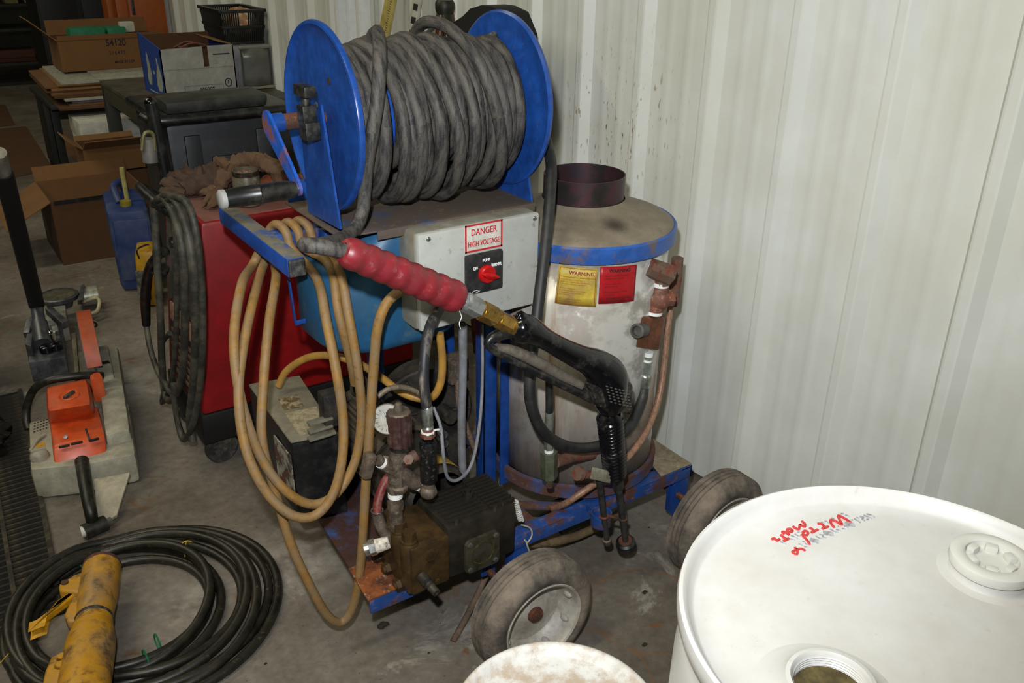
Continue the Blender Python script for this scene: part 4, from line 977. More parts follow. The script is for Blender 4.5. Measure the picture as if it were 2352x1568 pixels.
# textured block below the elbow
tl, tr, br_, bl = GP(1342, 880), GP(1440, 872), GP(1438, 946), GP(1358, 926)
gp(MB().hexa([p+V((0, -.024, 0)) for p in (tl, tr, br_, bl)]+[p+V((0, .024, 0)) for p in (tl, tr, br_, bl)], .008), 'gun_heel', BLACKMUD, bb)
for r_ in range(6):
    for c_ in range(6):
        p = GP(1363+c_*9+r_*2, 868+r_*7+c_*2.2, GY)+V((0, -.044-.002*(3-abs(c_-2.5)), 0))
        gp(MB().box(p-V((.0018, .004, .0006)), p+V((.0018, .0008, .0006))), 'grip_pip', mat('pale_pip', '5d5a55', .4), bb)
# ribbed lance grip
LY = 1.40
g0, g1 = pY(1400, 948, 1.37), pY(1414, 1105, LY); dv = g1-g0; L0 = dv.length; dv.normalize(); prof = [(.012, -.012), (.024, 0), (.029, .01)]
nrib = 17
for k in range(nrib):
    s = .012+(L0-.036)*k/nrib; e_ = (L0-.036)/nrib; t = 1-.10*(k/nrib)
    prof += [(.0292*t, s+e_*.1), (.0325*t, s+e_*.35), (.0325*t, s+e_*.6), (.0285*t, s+e_*.95)]
prof += [(.020, L0-.012), (.014, L0), (0, L0)]
gp(MB().lathe(prof, g0, dv, 18), 'lance_grip', BLACKGLOSS)
LR = mat('grey_lance_rod', '4c4c4a', .5, .5, dirt='36332f', amt=.4, scale=30)
r1a, r1b = pY(1418, 1100, LY), pY(1437, 1245, 1.43)
gp(MB().cyl(r1a+(r1a-r1b).normalized()*-.0, r1b, .0088, n=14).cyl(r1a, r1a+(r1b-r1a).normalized()*.03, .0145, n=12), 'lance_rod', LR)
r2a, r2b = pY(1376, 1104, LY), pY(1394, 1240, 1.43)
gp(MB().cyl(r2a, r2b, .0080, n=14), 'lance_rod', LR)
gp(MB().hexa([pY(1355, 1100, LY-.018), pY(1402, 1110, LY-.018), pY(1402, 1110, LY+.018), pY(1355, 1100, LY+.018), pY(1360, 1071, LY-.018), pY(1406, 1082, LY-.018), pY(1406, 1082, LY+.018), pY(1360, 1071, LY+.018)], .004), 'lance_valve', mat('pale_plated_valve', 'a9a692', .4, .4, dirt='837d68', amt=.4, scale=40))
gp(MB().cyl(pY(1358, 1090, LY), pY(1338, 1088, LY), .006, n=12).cyl(pY(1334, 1088, LY), pY(1326, 1087, LY), .0175, n=20).cyl(pY(1345, 1089, LY), pY(1356, 1090, LY), .011, n=12), 'valve_handle', RUST_PIPE)
gp(MB().cyl(pY(1405, 1095, LY), pY(1415, 1098, LY), .010, n=12), 'lance_elbow', RUST_PIPE)
# clamp strap round both rods
q1, q2 = r1a.lerp(r1b, .60), r2a.lerp(r2b, .58)
def ringz(c, r): return [c+V((math.cos(t)*r, math.sin(t)*r, 0)) for t in [2*PI*i/12 for i in range(12)]]
gp(MB().tube(ringz(q1, .0112), .003, 6, 2, True).tube(ringz(q2, .0105), .003, 6, 2, True).tube([q2+V((.01, -.004, 0)), (q1+q2)/2+V((0, -.01, .004)), q1+V((-.01, -.004, 0))], .004, 6, 4), 'rod_clamp', RUST)
n0 = r2b; dn = (r2b-r2a).normalized()
gp(MB().lathe([(.008, -.006), (.0125, -.004), (.0125, .010), (.007, .018), (0, .018)], n0, dn, 8), 'nozzle', DIRTY_FIT)
w0 = r1b; dn = (r1b-r1a).normalized()
gp(MB().lathe([(.010, -.006), (.020, -.007), (.026, -.002), (.0275, .008), (.026, .018), (.020, .022), (0, .022)], w0, dn, 28), 'nozzle_guard', mat('black_guard_rubber', '151517', .45, dirt='302d2a', amt=.3, scale=30))
gp(MB().lathe([(.0085, -.010), (.018, -.009), (.019, -.005), (0, -.004)], w0, dn, 20), 'guard_washer', RUST)

# ================================================================== yellow power cord hung on the handle
CORD = mat('dirty_yellow_cord', '8c6629', .62, dirt='7d694e', amt=.5, scale=20, edge=.2, fleck='5a4326', fleck_amt=.2, fleck_scale=70)
cr = .0108
def over(i):      # the cord lies over the handle stem and drops behind the bar
    x = .672+.028*i
    return [V((x-.055, 1.975, .915)), V((x-.025, 1.968, .968)), V((x-.006, 1.952, 1.008)), V((x, 1.922, 1.019)), V((x+.004, 1.892, 1.008)), V((x+.008, 1.872, .972))]
strand = TP((1040, 700, 1.66), (1000, 672, 1.61), (940, 662, 1.57), (893, 690, 1.55), (868, 750, 1.55), (858, 850, 1.56), (848, 1000, 1.56), (838, 1150, 1.57), (828, 1300, 1.58), (812, 1390, 1.59), (785, 1428, 1.60), (750, 1410, 1.60), (705, 1330, 1.61), (665, 1240, 1.63), (630, 1120, 1.66), (602, 1010, 1.68),
    (605, 880, 1.72), (618, 740, 1.78), (634, 640, 1.88))
strand += over(2)
strand += TP((778, 620, 1.74), (800, 720, 1.68), (822, 850, 1.65), (830, 960, 1.64), (815, 1060, 1.63), (775, 1130, 1.62), (720, 1158, 1.62), (660, 1130, 1.63), (605, 1060, 1.66), (565, 960, 1.69),
    (543, 860, 1.72), (538, 760, 1.77), (556, 650, 1.86))
strand += over(0)
strand += TP((728, 640, 1.76), (750, 740, 1.68), (772, 850, 1.62), (788, 960, 1.60), (785, 1060, 1.58), (762, 1140, 1.57), (720, 1185, 1.57), (665, 1180, 1.58), (605, 1120, 1.61), (562, 1020, 1.65),
    (548, 900, 1.70), (560, 790, 1.76), (584, 680, 1.84))
strand += over(1)
strand += TP((758, 610, 1.76), (778, 720, 1.70), (806, 830, 1.70), (815, 880, 1.72))
yc = MB().tube(strand, cr, 12, 5).build('power_cord', CORD)
tag(yc, 'thick dirty yellow power cord looped over the blue cart handle', 'power cord')
# ================================================================== white drum and pail
POLY = mat('white_polyethylene', 'cfcfcd', .38, dirt='bfbbb3', amt=.30, scale=5, edge=.25, fine=.02, spec=.4, fleck='b9a894', fleck_amt=.04, fleck_scale=60)
POLYC = mat('cream_polyethylene', 'd3d3cc', .4, fine=.02)
DC = V((.883, .4063, 0)); DT = .90
DR = root('plastic_drum', DC, 'large white plastic drum with red marker writing on its lid', 'drum')
drb = MB().lathe([(0, .004), (.24, .004), (.262, .0), (.275, .012), (.282, .04), (.286, .25), (.291, .29), (.286, .33), (.287, .58), (.291, .62), (.287, .66), (.285, .80), (.278, .835), (.270, .855), (.272, .862), (.283, .868), (.2885, .876), (.2895, .890), (.2875, .898), (.283, .9005), (.2795, .898), (.276, .890), (.270, .881), (.266, .8785), (.24, .8795), (.12, .8815), (0, .882)], DC, (0, 0, 1), 96).build('drum_body', POLY, DR)
hc = pZ(1903, 1594, .8805); pc_ = pZ(2266, 1322, .8795)
MB().lathe([(.085, -.0015), (.072, .002), (.060, .006), (.052, .014), (.049, .0205), (.044, .0215), (.0415, .018)] + [p for k in range(5) for p in ((.0410, .016-k*.0035), (.0395, .0145-k*.0035))] + [(.0395, -.002), (.0, -.0025)], hc, (0, 0, 1), 48).build('bung_neck', POLY, DR)
MB().cyl(hc+V((0, 0, -.0015)), hc+V((0, 0, .0030)), .0392, n=32).build('bung_opening', mat('dark_olive_inside', '4a4024', .8, dirt='6e6238', amt=.4, scale=30), DR)
MB().lathe([(.068, -.001), (.060, .002), (.048, .004), (.0445, .010), (.0445, .018), (.048, .019)], pc_, (0, 0, 1), 48).build('bung_neck', POLY, DR)
plug = MB().lathe([(.0445, .016), (.050, .018), (.0515, .022), (.0505, .031), (.047, .0335), (.036, .034), (.033, .032), (.031, .023), (0, .022)], pc_, (0, 0, 1), 48).build('bung_plug', POLYC, DR)
for k in range(6):
    a = 2*PI*k/6
    MB().box((-.008, .020, .022), (.008, .031, .0325), .003, Matrix.Translation(pc_) @ Matrix.Rotation(a, 4, 'Z')).build('plug_lug', POLYC, plug)
# marker strokes and ink-jet print on the lid (upside down to the photographer)
def lidp(x, y): return pZ(x, y, .8805)
S = 300/2352
def stroke(pts, r, name, m, sm=4):
    mb = MB(); P = catmull([lidp(1750+x*S, 1160+y*S) for x, y in pts], sm); n = len(P); vs = []; fs = []
    for i in range(n):
        d = (P[min(i+1, n-1)]-P[max(i-1, 0)]); s_ = V((-d.y, d.x, 0)).normalized()*r
        vs += [P[i]+s_+V((0, 0, .0016)), P[i]-s_+V((0, 0, .0016)), P[i]-s_-V((0, 0, .0006)), P[i]+s_-V((0, 0, .0006))]
    for i in range(n-1):
        for j in range(4): fs.append((i*4+j, i*4+(j+1) % 4, i*4+4+(j+1) % 4, i*4+4+j))
    fs += [(0, 1, 2, 3), (n*4-1, n*4-2, n*4-3, n*4-4)]
    return mb.add(vs, fs).build(name, m, DR)
MARK = mat('red_marker', 'c8423f', .7, dirt='b5302f', amt=.4, scale=90)
for pts in ([(715, 290), (770, 340), (765, 390), (680, 350)], [(680, 350), (655, 440), (555, 385)], [(555, 470), (510, 430), (450, 445), (480, 490), (550, 470)], [(490, 540), (420, 490), (365, 490), (400, 520)],
            [(335, 535), (400, 590), (450, 620)], [(385, 650), (490, 600)], [(175, 620), (220, 600), (270, 640), (320, 610)],
            [(1605, 320), (1500, 250), (1375, 190), (1400, 270), (1440, 355), (1340, 300), (1235, 270), (1250, 340), (1300, 405)],
            [(1000, 335), (1080, 345), (1120, 390)], [(1080, 430), (1200, 385)], [(855, 410), (910, 440), (920, 480)], [(890, 500), (1010, 440)],
            [(735, 490), (780, 465), (830, 500), (800, 545), (745, 530), (735, 490)], [(705, 535), (780, 600), (830, 660), (860, 715)],
            [(590, 765), (640, 830), (620, 890), (545, 845), (620, 810), (700, 790), (780, 825)]):
    stroke(pts, .0016, 'marker_stroke', MARK)
INK = mat('grey_inkjet', '8d8e92', .7, dirt='b3b4b6', amt=.4, scale=120)
for pts in ([(1880, 160), (1960, 180), (2025, 215)], [(1830, 180), (1900, 215), (1980, 240)], [(1760, 205), (1830, 225), (1800, 250), (1850, 285)], [(1660, 245), (1770, 315)], [(1700, 225), (1740, 240)], [(1880, 265), (1920, 255)],
            [(1480, 375), (1550, 410)], [(1440, 430), (1500, 435)], [(1370, 380), (1380, 390)], [(1330, 440), (1420, 470)], [(1230, 435), (1300, 480), (1370, 490)],
            [(1030, 530), (1100, 550), (1090, 580), (1160, 590)], [(970, 560), (1030, 600), (1110, 615)], [(730, 665), (770, 660)], [(660, 700), (720, 725)], [(770, 690), (800, 710), (860, 700)], [(760, 755), (820, 762)],
            [(520, 545), (640, 605)], [(590, 520), (650, 560), (720, 570)], [(500, 610), (590, 635)], [(330, 660), (430, 705)], [(640, 490), (690, 495)], [(1060, 310), (1120, 320)], [(1130, 285), (1200, 320)], [(1250, 230), (1330, 275)], [(1420, 160), (1470, 155)], [(1500, 180), (1570, 205)], [(1610, 275), (1630, 265)]):
    stroke(pts, .00055, 'inkjet_mark', INK)
for pts in ([(1490, 330), (1560, 350), (1660, 355)], [(1100, 500), (1190, 515), (1280, 525)], [(860, 620), (940, 645), (1015, 660)]):
    stroke(pts, .0042, 'inkjet_block', INK)
BK = V((.672, .828, 0)); BT = .48
BU = root('plastic_pail', BK, 'round white plastic pail with a tan-stained recessed lid', 'pail')
MB().lathe([(0, .002), (.145, .002), (.152, .008), (.166, .40), (.167, .44), (.172, .445), (.173, .452), (.168, .456)], BK, (0, 0, 1), 64).build('pail_body', POLY, BU)
STN = mat('stained_lid', 'dcdcd9', .5, dirt='b9a896', amt=.50, scale=13, edge=.10, fine=.03, fleck='8a7868', fleck_amt=.06, fleck_scale=90)
MB().lathe([(.1685, .448), (.1765, .450), (.1775, .462), (.1768, .472), (.173, .478), (.168, .480), (.163, .4785), (.158, .472), (.153, .464), (.150, .4625), (.06, .4635), (0, .464)], BK, (0, 0, 1), 80).build('pail_lid', STN, BU)
fb = pZ(1200, 1493, .464)
MB().ball(fb+V((0, 0, .0015)), .0045, 8, 5, (1.2, .7, .4)).build('dirt_chip', mat('red_brown_chip', '6e4440', .8), BU)

# ================================================================== coil of black hose
random.seed(11)
loops = [(.262, 2.035, .335, .0), (.272, 2.03, .318, .3), (.245, 2.05, .300, .5), (.215, 2.055, .272, .2), (.190, 2.085, .238, .9), (.215, 2.08, .218, .4), (.165, 2.05, .25, .1), (.20, 2.06, .205, .6), (.24, 2.02, .29, .3)]
cpts = []
for k, (cx, cy, R, z) in enumerate(loops):
    nx = loops[(k+1) % len(loops)] if k+1 < len(loops) else loops[k]
    for i in range(20):
        t = i/20; a = 2*PI*t+1.9
        x = cx*(1-t)+nx[0]*t; y = cy*(1-t)+nx[1]*t; r = R*(1-t)+nx[2]*t
        r *= 1+.025*math.sin(2*a+k*1.3)
        zz = .0128+.0235*((k % 3)*.9)*(.55+.45*math.sin(a*1.5+k*2.1))
        cpts.append(V((x+r*math.cos(a), y+r*math.sin(a)*1.04, max(.0128, zz))))
coil = root('air_hose_coil', (.24, 2.04, 0), 'coil of black rubber hose lying on the concrete under the yellow breaker', 'hose')
MB().tube(cpts, .0122, 10, 3).build('hose_line', mat('oily_black_hose', '15150f', .42, dirt='27251d', amt=.5, scale=14, fleck='6a5c3a', fleck_amt=.10, fleck_scale=70), coil)
TY = mat('yellow_cable_tie', 'b08d1e', .5); TG = mat('green_cable_tie', '1f6b45', .5)
def ztie(x, y, m, r=.02, ax=(1, .2, 0), tail=None):
    c = pZ(x, y, .024); u, v, d = frame(ax); mb = MB().tube([c+u*math.cos(t)*r+v*math.sin(t)*r for t in [2*PI*i/12 for i in range(12)]], .0022, 5, 2, True)
    if tail: mb.tube([c+v*-r*.0+V((0, 0, r)), c+V(tail)*.6+V((0, 0, r*.9)), c+V(tail)+V((0, 0, .004))], .0016, 5, 4)
    mb.build('cable_tie', m, coil)
ztie(430, 1254, TY, .018, (.2, 1, 0), (-.02, -.05, 0)); ztie(42, 1500, TY, .024, (1, .5, 0), (-.07, -.07, 0)); ztie(335, 1512, TG, .022, (1, .1, 0)); ztie(362, 1475, TG, .022, (1, .1, 0)); ztie(175, 1303, TG, .020, (1, .9, 0))

# ================================================================== yellow breaker (lies on the coil, runs out of the frame)
YP = mat('chipped_yellow_paint', 'c08a17', .5, dirt='7d6a52', amt=.36, scale=7, edge=.16, fleck='3a2014', fleck_amt=.34, fleck_scale=26, bump=.15)
YB = root('breaker_tool', (.12, 1.85, 0), 'rusty yellow pneumatic breaker with throttle lever lying on the black hose', 'breaker')
h0 = pZ(232, 1318, .105); h1 = pZ(196, 1560, .115); ax = (h1-h0).normalized(); Lh = (h1-h0).length
sA = V((ax.y, -ax.x, 0)).normalized()*-1      # left when seen from the photographer
if sA.x > 0: sA = -sA
upn = ax.cross(sA); upn = upn if upn.z > 0 else -upn
bb_ = MB().lathe([(0, -.035), (.040, -.035), (.0465, -.030), (.0475, -.01), (.047, Lh*.20), (.045, Lh*.34), (.043, Lh*.40), (.043, Lh*.52), (.046, Lh*.56), (.0535, Lh*.66), (.0555, Lh*.72), (.0555, Lh*1.0), (.0555, Lh*1.35), (.05, Lh*1.4), (0, Lh*1.4)], h0, ax, 40).build('breaker_barrel', YP, YB)
MB().lathe([(.0435, Lh*.47), (.0445, Lh*.475), (.0445, Lh*.492), (.0435, Lh*.497)], h0, ax, 40).build('retaining_band', mat('dark_band', '24262a', .5, dirt='5a5a55', amt=.3, scale=60), YB)
MB().lathe([(.0405, -.036), (.0478, -.031), (.0484, -.022), (.046, -.02)], h0, ax, 40).build('rusty_rim', RUST, YB)
def hp_(s, l, u): return h0+ax*Lh*s+sA*l+upn*u
def lobe(pts, th, name, m, b=.006):
    mb = MB(); A = [hp_(s, l, -th) for s, l in pts]; B = [hp_(s, l, th) for s, l in pts]; n = len(pts)
    mb.add(A+B, [tuple(range(n-1, -1, -1)), tuple(range(n, 2*n))]+[(i, (i+1) % n, n+(i+1) % n, n+i) for i in range(n)])
    o = mb.build(name, m, YB, ang=30); md = o.modifiers.new('edge', 'BEVEL'); md.width = b; md.segments = 2; md.limit_method = 'ANGLE'; return o
lobe([(.0, .03), (.02, .06), (.10, .093), (.17, .088), (.22, .045), (.22, .03)], .020, 'lever_bracket', YP)
lobe([(.27, .030), (.24, .055), (.42, .066), (.50, .055), (.50, .030)], .018, 'lever_stop', YP)
lobe([(.16, .062), (.20, .048), (.30, .082), (.42, .125), (.43, .137), (.49, .135), (.47, .112), (.36, .112), (.24, .092)], .012, 'throttle_lever', mat('bright_yellow_lever', 'c8920f', .5, dirt='8d6a1e', amt=.25, scale=20))
bp0 = hp_(.10, .078, .0)
MB().cyl(bp0-upn*.018, bp0+upn*.024, .009, n=16).build('lever_pin', mat('rusty_pin', '4a3018', .8), YB)
for s_, l_ in ((.83, .062), (.90, .062)):
    c = hp_(s_, l_-.012, .010); MB().cyl(c-upn*.03, c+upn*.012, .015, n=20).cyl(c+upn*.012, c+upn*.016, .010, n=16).build('side_boss', YP, YB)
lobe([(.78, .04), (.80, .075), (.92, .082), (1.05, .082), (1.08, .04)], .022, 'side_lug', YP)

# ================================================================== floor grate
grate = MB().hexa([(-1.2, 2.15, .0005), (.075, 2.15, .0005), (.165, 3.55, .0005), (-1.2, 3.55, .0005), (-1.2, 2.15, .003), (.075, 2.15, .003), (.165, 3.55, .003), (-1.2, 3.55, .003)]).build('floor_grate', mat('painted_pit_shade', '0b0b0a', .9))  # flat plate on the uncut floor, coloured black as the shade inside the trench
tag(grate, 'rusty steel grate over a floor trench beside the cut-off saw', kind='structure')
GB = mat('grimy_grate_steel', '2b2822', .75, .2, dirt='4f4634', amt=.35, scale=20)
gb0 = None
for i in range(48):
    y = 2.17+i*.0285; xe = .075+.09*(y-2.15)/1.4
    o = MB().box((-1.2, y-.0035, .003), (xe-.012, y+.0035, .012)).build('grate_bar', GB, grate)
for x in (-.99, -.80, -.61, -.42, -.23, -.03):
    MB().hexa([(x-.006, 2.16, .010), (x+.006, 2.16, .010), (x+.068, 3.54, .010), (x+.056, 3.54, .010), (x-.006, 2.16, .0145), (x+.006, 2.16, .0145), (x+.068, 3.54, .0145), (x+.056, 3.54, .0145)]).build('grate_rail', GB, grate)
MB().hexa([(.063, 2.15, .002), (.077, 2.15, .002), (.167, 3.55, .002), (.153, 3.55, .002), (.063, 2.15, .014), (.077, 2.15, .014), (.167, 3.55, .014), (.153, 3.55, .014)]).build('grate_frame', GB, grate)

# ================================================================== cut-off saw
OR = mat('orange_saw_plastic', 'cf4f1d', .38, dirt='b5583a', amt=.30, scale=12, edge=.2, fleck='6e3a26', fleck_amt=.08)
WS = mat('dirty_white_saw_plastic', 'a8a492', .5, dirt='817c6c', amt=.42, scale=11, edge=.2, fleck='4f4a40', fleck_amt=.08, fleck_scale=50)
GH = mat('saw_black_rubber', '15150f', .45, dirt='33312a', amt=.35, scale=20)
SAW = root('cutoff_saw', (.25, 2.85, 0), 'orange and white petrol cut-off saw standing on the concrete beside the grate', 'power saw')
def sp_(mb, name, m, parent=SAW, **k): return mb.build(name, m, parent, **k)
def Q(x, y, z): return pZ(x, y, z)
def slab(px, z0, z1, b=.01, taper=1.0):
    """block whose top outline is given in pixels at height z1; walls go straight down to z0"""
    top = [Q(x, y, z1) for x, y in px]; c = sum(top, V())/len(top)
    bot = [V((c.x+(p.x-c.x)*taper, c.y+(p.y-c.y)*taper, z0)) for p in top]
    mb = MB()
    if len(px) == 4: mb.hexa(bot+top, b)
    else:
        n = len(px); mb.add(bot+top, [tuple(range(n-1, -1, -1)), tuple(range(n, 2*n))]+[(i, (i+1) % n, n+(i+1) % n, n+i) for i in range(n)])
    return mb
body = sp_(slab([(68, 1078), (186, 1066), (170, 950), (64, 966)], .004, .115, .018), 'fuel_tank_housing', WS)
sp_(slab([(184, 1068), (312, 1042), (296, 920), (176, 945)], .004, .110, .018), 'engine_housing', WS)
sp_(slab([(240, 1000), (300, 985), (270, 790), (215, 800)], .006, .15, .02), 'starter_cover', WS)
# drive arm and blade guard
sp_(slab([(225, 870), (262, 860), (247, 790), (212, 797)], .006, .165, .01), 'belt_cover', WS)
# perforated exhaust grille on the tank housing
for r_ in range(4):
    for c_ in range(5):
        p = Q(80+c_*7-r_*.4, 972+r_*6.5-c_*2.2, .1152); sp_(MB().box(p-V((.0028, .0028, .002)), p+V((.0028, .0028, .0008))), 'grille_hole', mat('hole_black', '0a0a09', .9), body)
fc = Q(92, 1050, .115)
sp_(MB().lathe([(0, .026), (.012, .026), (.022, .022), (.027, .014), (.029, 0)], fc, (0, 0, 1), 12).box(fc+V((-.022, -.004, .022)), fc+V((.022, .004, .032)), .002), 'fuel_cap', WS, body)
wl = Q(93, 1022, .1155); sp_(MB().box(wl-V((.014, .014, .001)), wl+V((.014, .014, .0012))), 'warning_label', mat('yellow_red_label', 'b8962a', .6, dirt='a8442c', amt=.3, scale=90), body)
sp_(MB().tube([Q(70, 1036, .11), Q(85, 1010, .124), Q(103, 998, .119)], .006, 8, 4), 'pull_cord', WS, body)
# orange top: air filter cover, sloping shroud, lower panel
oc = sp_(MB().hexa([Q(112, 985, .13), Q(222, 962, .13), Q(212, 880, .13), Q(106, 905, .13), Q(108, 945, .235), Q(211, 928, .235), Q(200, 868, .235), Q(105, 888, .235)], .022), 'air_filter_cover', OR)
oc2 = sp_(MB().hexa([Q(125, 1078, .10), Q(247, 1046, .10), Q(228, 955, .10), Q(115, 975, .10), Q(122, 1025, .158), Q(242, 995, .158), Q(224, 930, .158), Q(112, 955, .158)], .014), 'engine_shroud', OR)
kn = Q(159, 908, .236)
sp_(MB().lathe([(.033, 0), (.030, .003), (.022, -.004), (.0, -.006)], kn, (0, 0, 1), 24), 'filter_recess', OR, oc)
sp_(MB().box((-.024, -.006, -.004), (.024, .006, .008), .003, Matrix.Translation(kn) @ Matrix.Rotation(.75, 4, 'Z')), 'filter_knob', mat('grey_knob', '3a3a34', .5, dirt='6a685c', amt=.3, scale=60), oc)
for x0, y0, x1, y1 in ((135, 1027, 160, 1022), (163, 1020, 190, 1014), (207, 1012, 228, 1006)):
    a, b = Q(x0, y0, .161), Q(x1, y1, .161); sp_(MB().bar(a, b, .008, .006), 'shroud_slot', mat('slot_black', '121210', .6), oc2)
sp_(MB().bar(Q(197, 985, .18), Q(206, 1012, .168), .006, .008), 'choke_lever', GH, oc2)
sp_(MB().cyl(Q(150, 1003, .160), Q(150, 1003, .166), .006, n=12), 'shroud_screw', SWV, oc2)
# rear handle
sp_(MB().tube([Q(188, 1058, .125), Q(196, 1110, .11), Q(207, 1170, .08), Q(214, 1208, .026)], [.021, .0195, .018, .0165], 14, 5), 'rear_handle', GH)
sp_(MB().cyl(Q(193, 1222, .026), Q(243, 1200, .026), .024, n=16), 'handle_foot', GH)
sp_(MB().cyl(Q(186, 1222, .026), Q(196, 1219, .026), .017, n=14), 'foot_buffer', WHITEBOARD)
sp_(MB().cyl(Q(240, 1202, .026), Q(256, 1195, .026), .013, n=8), 'foot_nut', ZINC)
sp_(MB().tube([Q(186, 1095, .10), Q(190, 1120, .09), Q(196, 1130, .08)], .004, 6, 4), 'throttle_trigger', OR)
# pale guard plate beside the handle
gpz = [Q(298, 1085, .105), Q(268, 1182, .026), Q(252, 1192, .03), Q(224, 1190, .03), Q(216, 1100, .10)]
sp_(MB().prism(gpz, (0, 0, -.008)), 'rear_guard_plate', mat('beige_guard_plate', 'a59c86', .55, dirt='857c68', amt=.35, scale=14))
# front handle bar
sp_(MB().tube([Q(235, 862, .20), Q(190, 862, .225), Q(120, 872, .23), Q(82, 890, .20), Q(64, 925, .14), Q(60, 960, .09), Q(66, 985, .06)], .0135, 12, 6), 'front_handle', GH)
sp_(slab([(206, 870), (236, 864), (228, 852), (206, 857)], .13, .225, .008), 'handle_mount', OR)
# blade guard: an arc of orange drum over the wheel, seen along its rim
gc_ = V((.405, 3.30, .180)); W2 = .030; gdir = V((.98, -.12, 0)).normalized(); gfw = V((.12, .98, 0)).normalized()
def gar(r0, r1, w0, w1, a0, a1, n=30):
    mb = MB(); vs = []; fs = []
    for i in range(n+1):
        a = a0+(a1-a0)*i/n; d = gfw*math.cos(a)+V((0, 0, math.sin(a)))
        vs += [gc_+d*r1+gdir*w0, gc_+d*r1+gdir*w1, gc_+d*r0+gdir*w1, gc_+d*r0+gdir*w0]
    for i in range(n):
        for j in range(4): fs.append((i*4+j, i*4+(j+1) % 4, i*4+4+(j+1) % 4, i*4+4+j))
    fs += [(0, 1, 2, 3), (n*4+3, n*4+2, n*4+1, n*4)]
    return mb.add(vs, fs)
GO = mat('orange_guard', 'b04a24', .5, dirt='8f4a30', amt=.4, scale=16, edge=.2)
bg = sp_(gar(.166, .180, -.026, .022, -.15, PI*.92), 'blade_guard', GO)
sp_(gar(.02, .176, -.028, -.024, -.15, PI*.92), 'guard_side', mat('grey_guard_side', '4f4b40', .6, dirt='6e6857', amt=.4, scale=14), bg)
sp_(gar(.05, .176, .019, .023, -.15, PI*.92), 'guard_side', 'grey_guard_side', bg)
sp_(MB().cyl(gc_-gdir*.004, gc_+gdir*.004, .160, n=48), 'cutting_disc', DARKIRON)
sp_(MB().hexa([Q(172, 880, .12), Q(185, 878, .12), Q(178, 790, .14), Q(168, 792, .14), Q(172, 868, .17), Q(183, 866, .17), Q(174, 762, .20), Q(163, 765, .20)], .005), 'cutting_arm', mat('olive_grey_arm', '55523f', .6, dirt='6e6850', amt=.4, scale=16))
hx_ = Q(243, 858, .15); sp_(MB().cyl(hx_, hx_+V((0, 0, .014)), .017, n=6), 'tension_nut', SWV)
sq_ = Q(243, 832, .166); sp_(MB().box(sq_-V((.012, .012, .002)), sq_+V((.012, .012, .001))), 'cover_slot', 'slot_black')
# ring spanner standing on the saw
wr = root('spanner', Q(220, 838, .17), 'slim chrome ring spanner resting on the cut-off saw', 'spanner')
w0_, w1_ = Q(221, 842, .178), Q(214, 752, .26)
u, v, d2 = frame(w1_-w0_); tc_ = (EYE-w1_).normalized(); u, v, _ = frame(tc_)
MB().bar(w0_, w1_, .008, .005, .001).build('spanner_shaft', CHROME, wr)
MB().tube([w1_+(u*math.cos(t)+v*math.sin(t))*.0125+(w1_-w0_).normalized()*.014 for t in [2*PI*i/12 for i in range(12)]], .0046, 8, 1, True).build('ring_end', CHROME, wr)
MB().ball(w0_, .009, 10, 6).build('spanner_head', CHROME, wr)

# ================================================================== floor jack
AL = mat('grey_jack_metal', '6a6b70', .4, .6, dirt='45454a', amt=.4, scale=18)
ALB = mat('bright_jack_metal', 'a9a89a', .4, .5, dirt='7c7a6c', amt=.35, scale=18)
JK = root('floor_jack', pZ(130, 760, 0), 'grey metal floor jack with a long black padded handle', 'jack')
def jp(mb, name, m, parent=JK, **k): return mb.build(name, m, parent, **k)
jp(slab([(66, 832), (150, 818), (140, 735), (72, 750)], .0, .085, .004), 'jack_base', AL)
jp(slab([(85, 740), (152, 726), (150, 700), (92, 708)], .0, .11, .004), 'lift_arm', ALB)
jp(slab([(57, 790), (72, 795), (80, 720), (68, 728)], .0, .13, .004), 'side_plate', AL)
jp(MB().bar(Q(112, 712, .15), Q(150, 745, .12), .03, .03, .004), 'side_arm', AL)
jp(MB().bar(Q(72, 735, .15), Q(62, 770, .12), .025, .03, .004), 'side_arm', AL)
sd = Q(134, 680, .12)
jp(MB().lathe([(0, -.05), (.05, -.05), (.06, -.02), (.082, -.012), (.085, .006), (.080, .010), (.073, .010), (.072, .004), (0, .004)], sd, (0, 0, 1), 36), 'saddle', AL)
jp(MB().cyl(sd+V((0, 0, .004)), sd+V((0, 0, .0065)), .071, n=36), 'saddle_pad', mat('worn_saddle_rubber', '3d3a2c', .8, dirt='57523e', amt=.4, scale=30))
jp(MB().cyl(Q(188, 682, .06), Q(224, 676, .06), .045, n=28), 'front_roller', ALB)
jp(MB().hexa([Q(178, 700, .02), Q(194, 697, .02), Q(196, 660, .02), Q(184, 662, .02), Q(178, 690, .12), Q(190, 688, .12), Q(194, 652, .12), Q(186, 654, .12)], .003), 'roller_bracket', AL)
jp(MB().tube([Q(190, 693, .07), Q(218, 684, .07), Q(228, 690, .07), Q(226, 708, .05), Q(218, 717, .04), Q(196, 721, .04)], .0085, 10, 5), 'carry_loop', mat('pale_loop', 'b0a886', .5, .2))
s0, s1 = Q(98, 790, .10), Q(84, 700, .20)
jp(MB().cyl(s0, s0.lerp(s1, .55), .034, .03, 20), 'handle_socket', AL)
jp(MB().cyl(s0.lerp(s1, .5), s1, .024, n=20), 'handle_tube', AL)
hd = pY(8, 395, 3.35)
jp(MB().tube([s1, s1.lerp(hd, .35), s1.lerp(hd, .7), hd], .030, 18, 3), 'padded_handle', mat('black_foam_pad', '0f1012', .75, fine=.1))
he = hd+(hd-s1).normalized()*.10
jp(MB().cyl(hd, he, .024, n=18), 'handle_end', ALB)
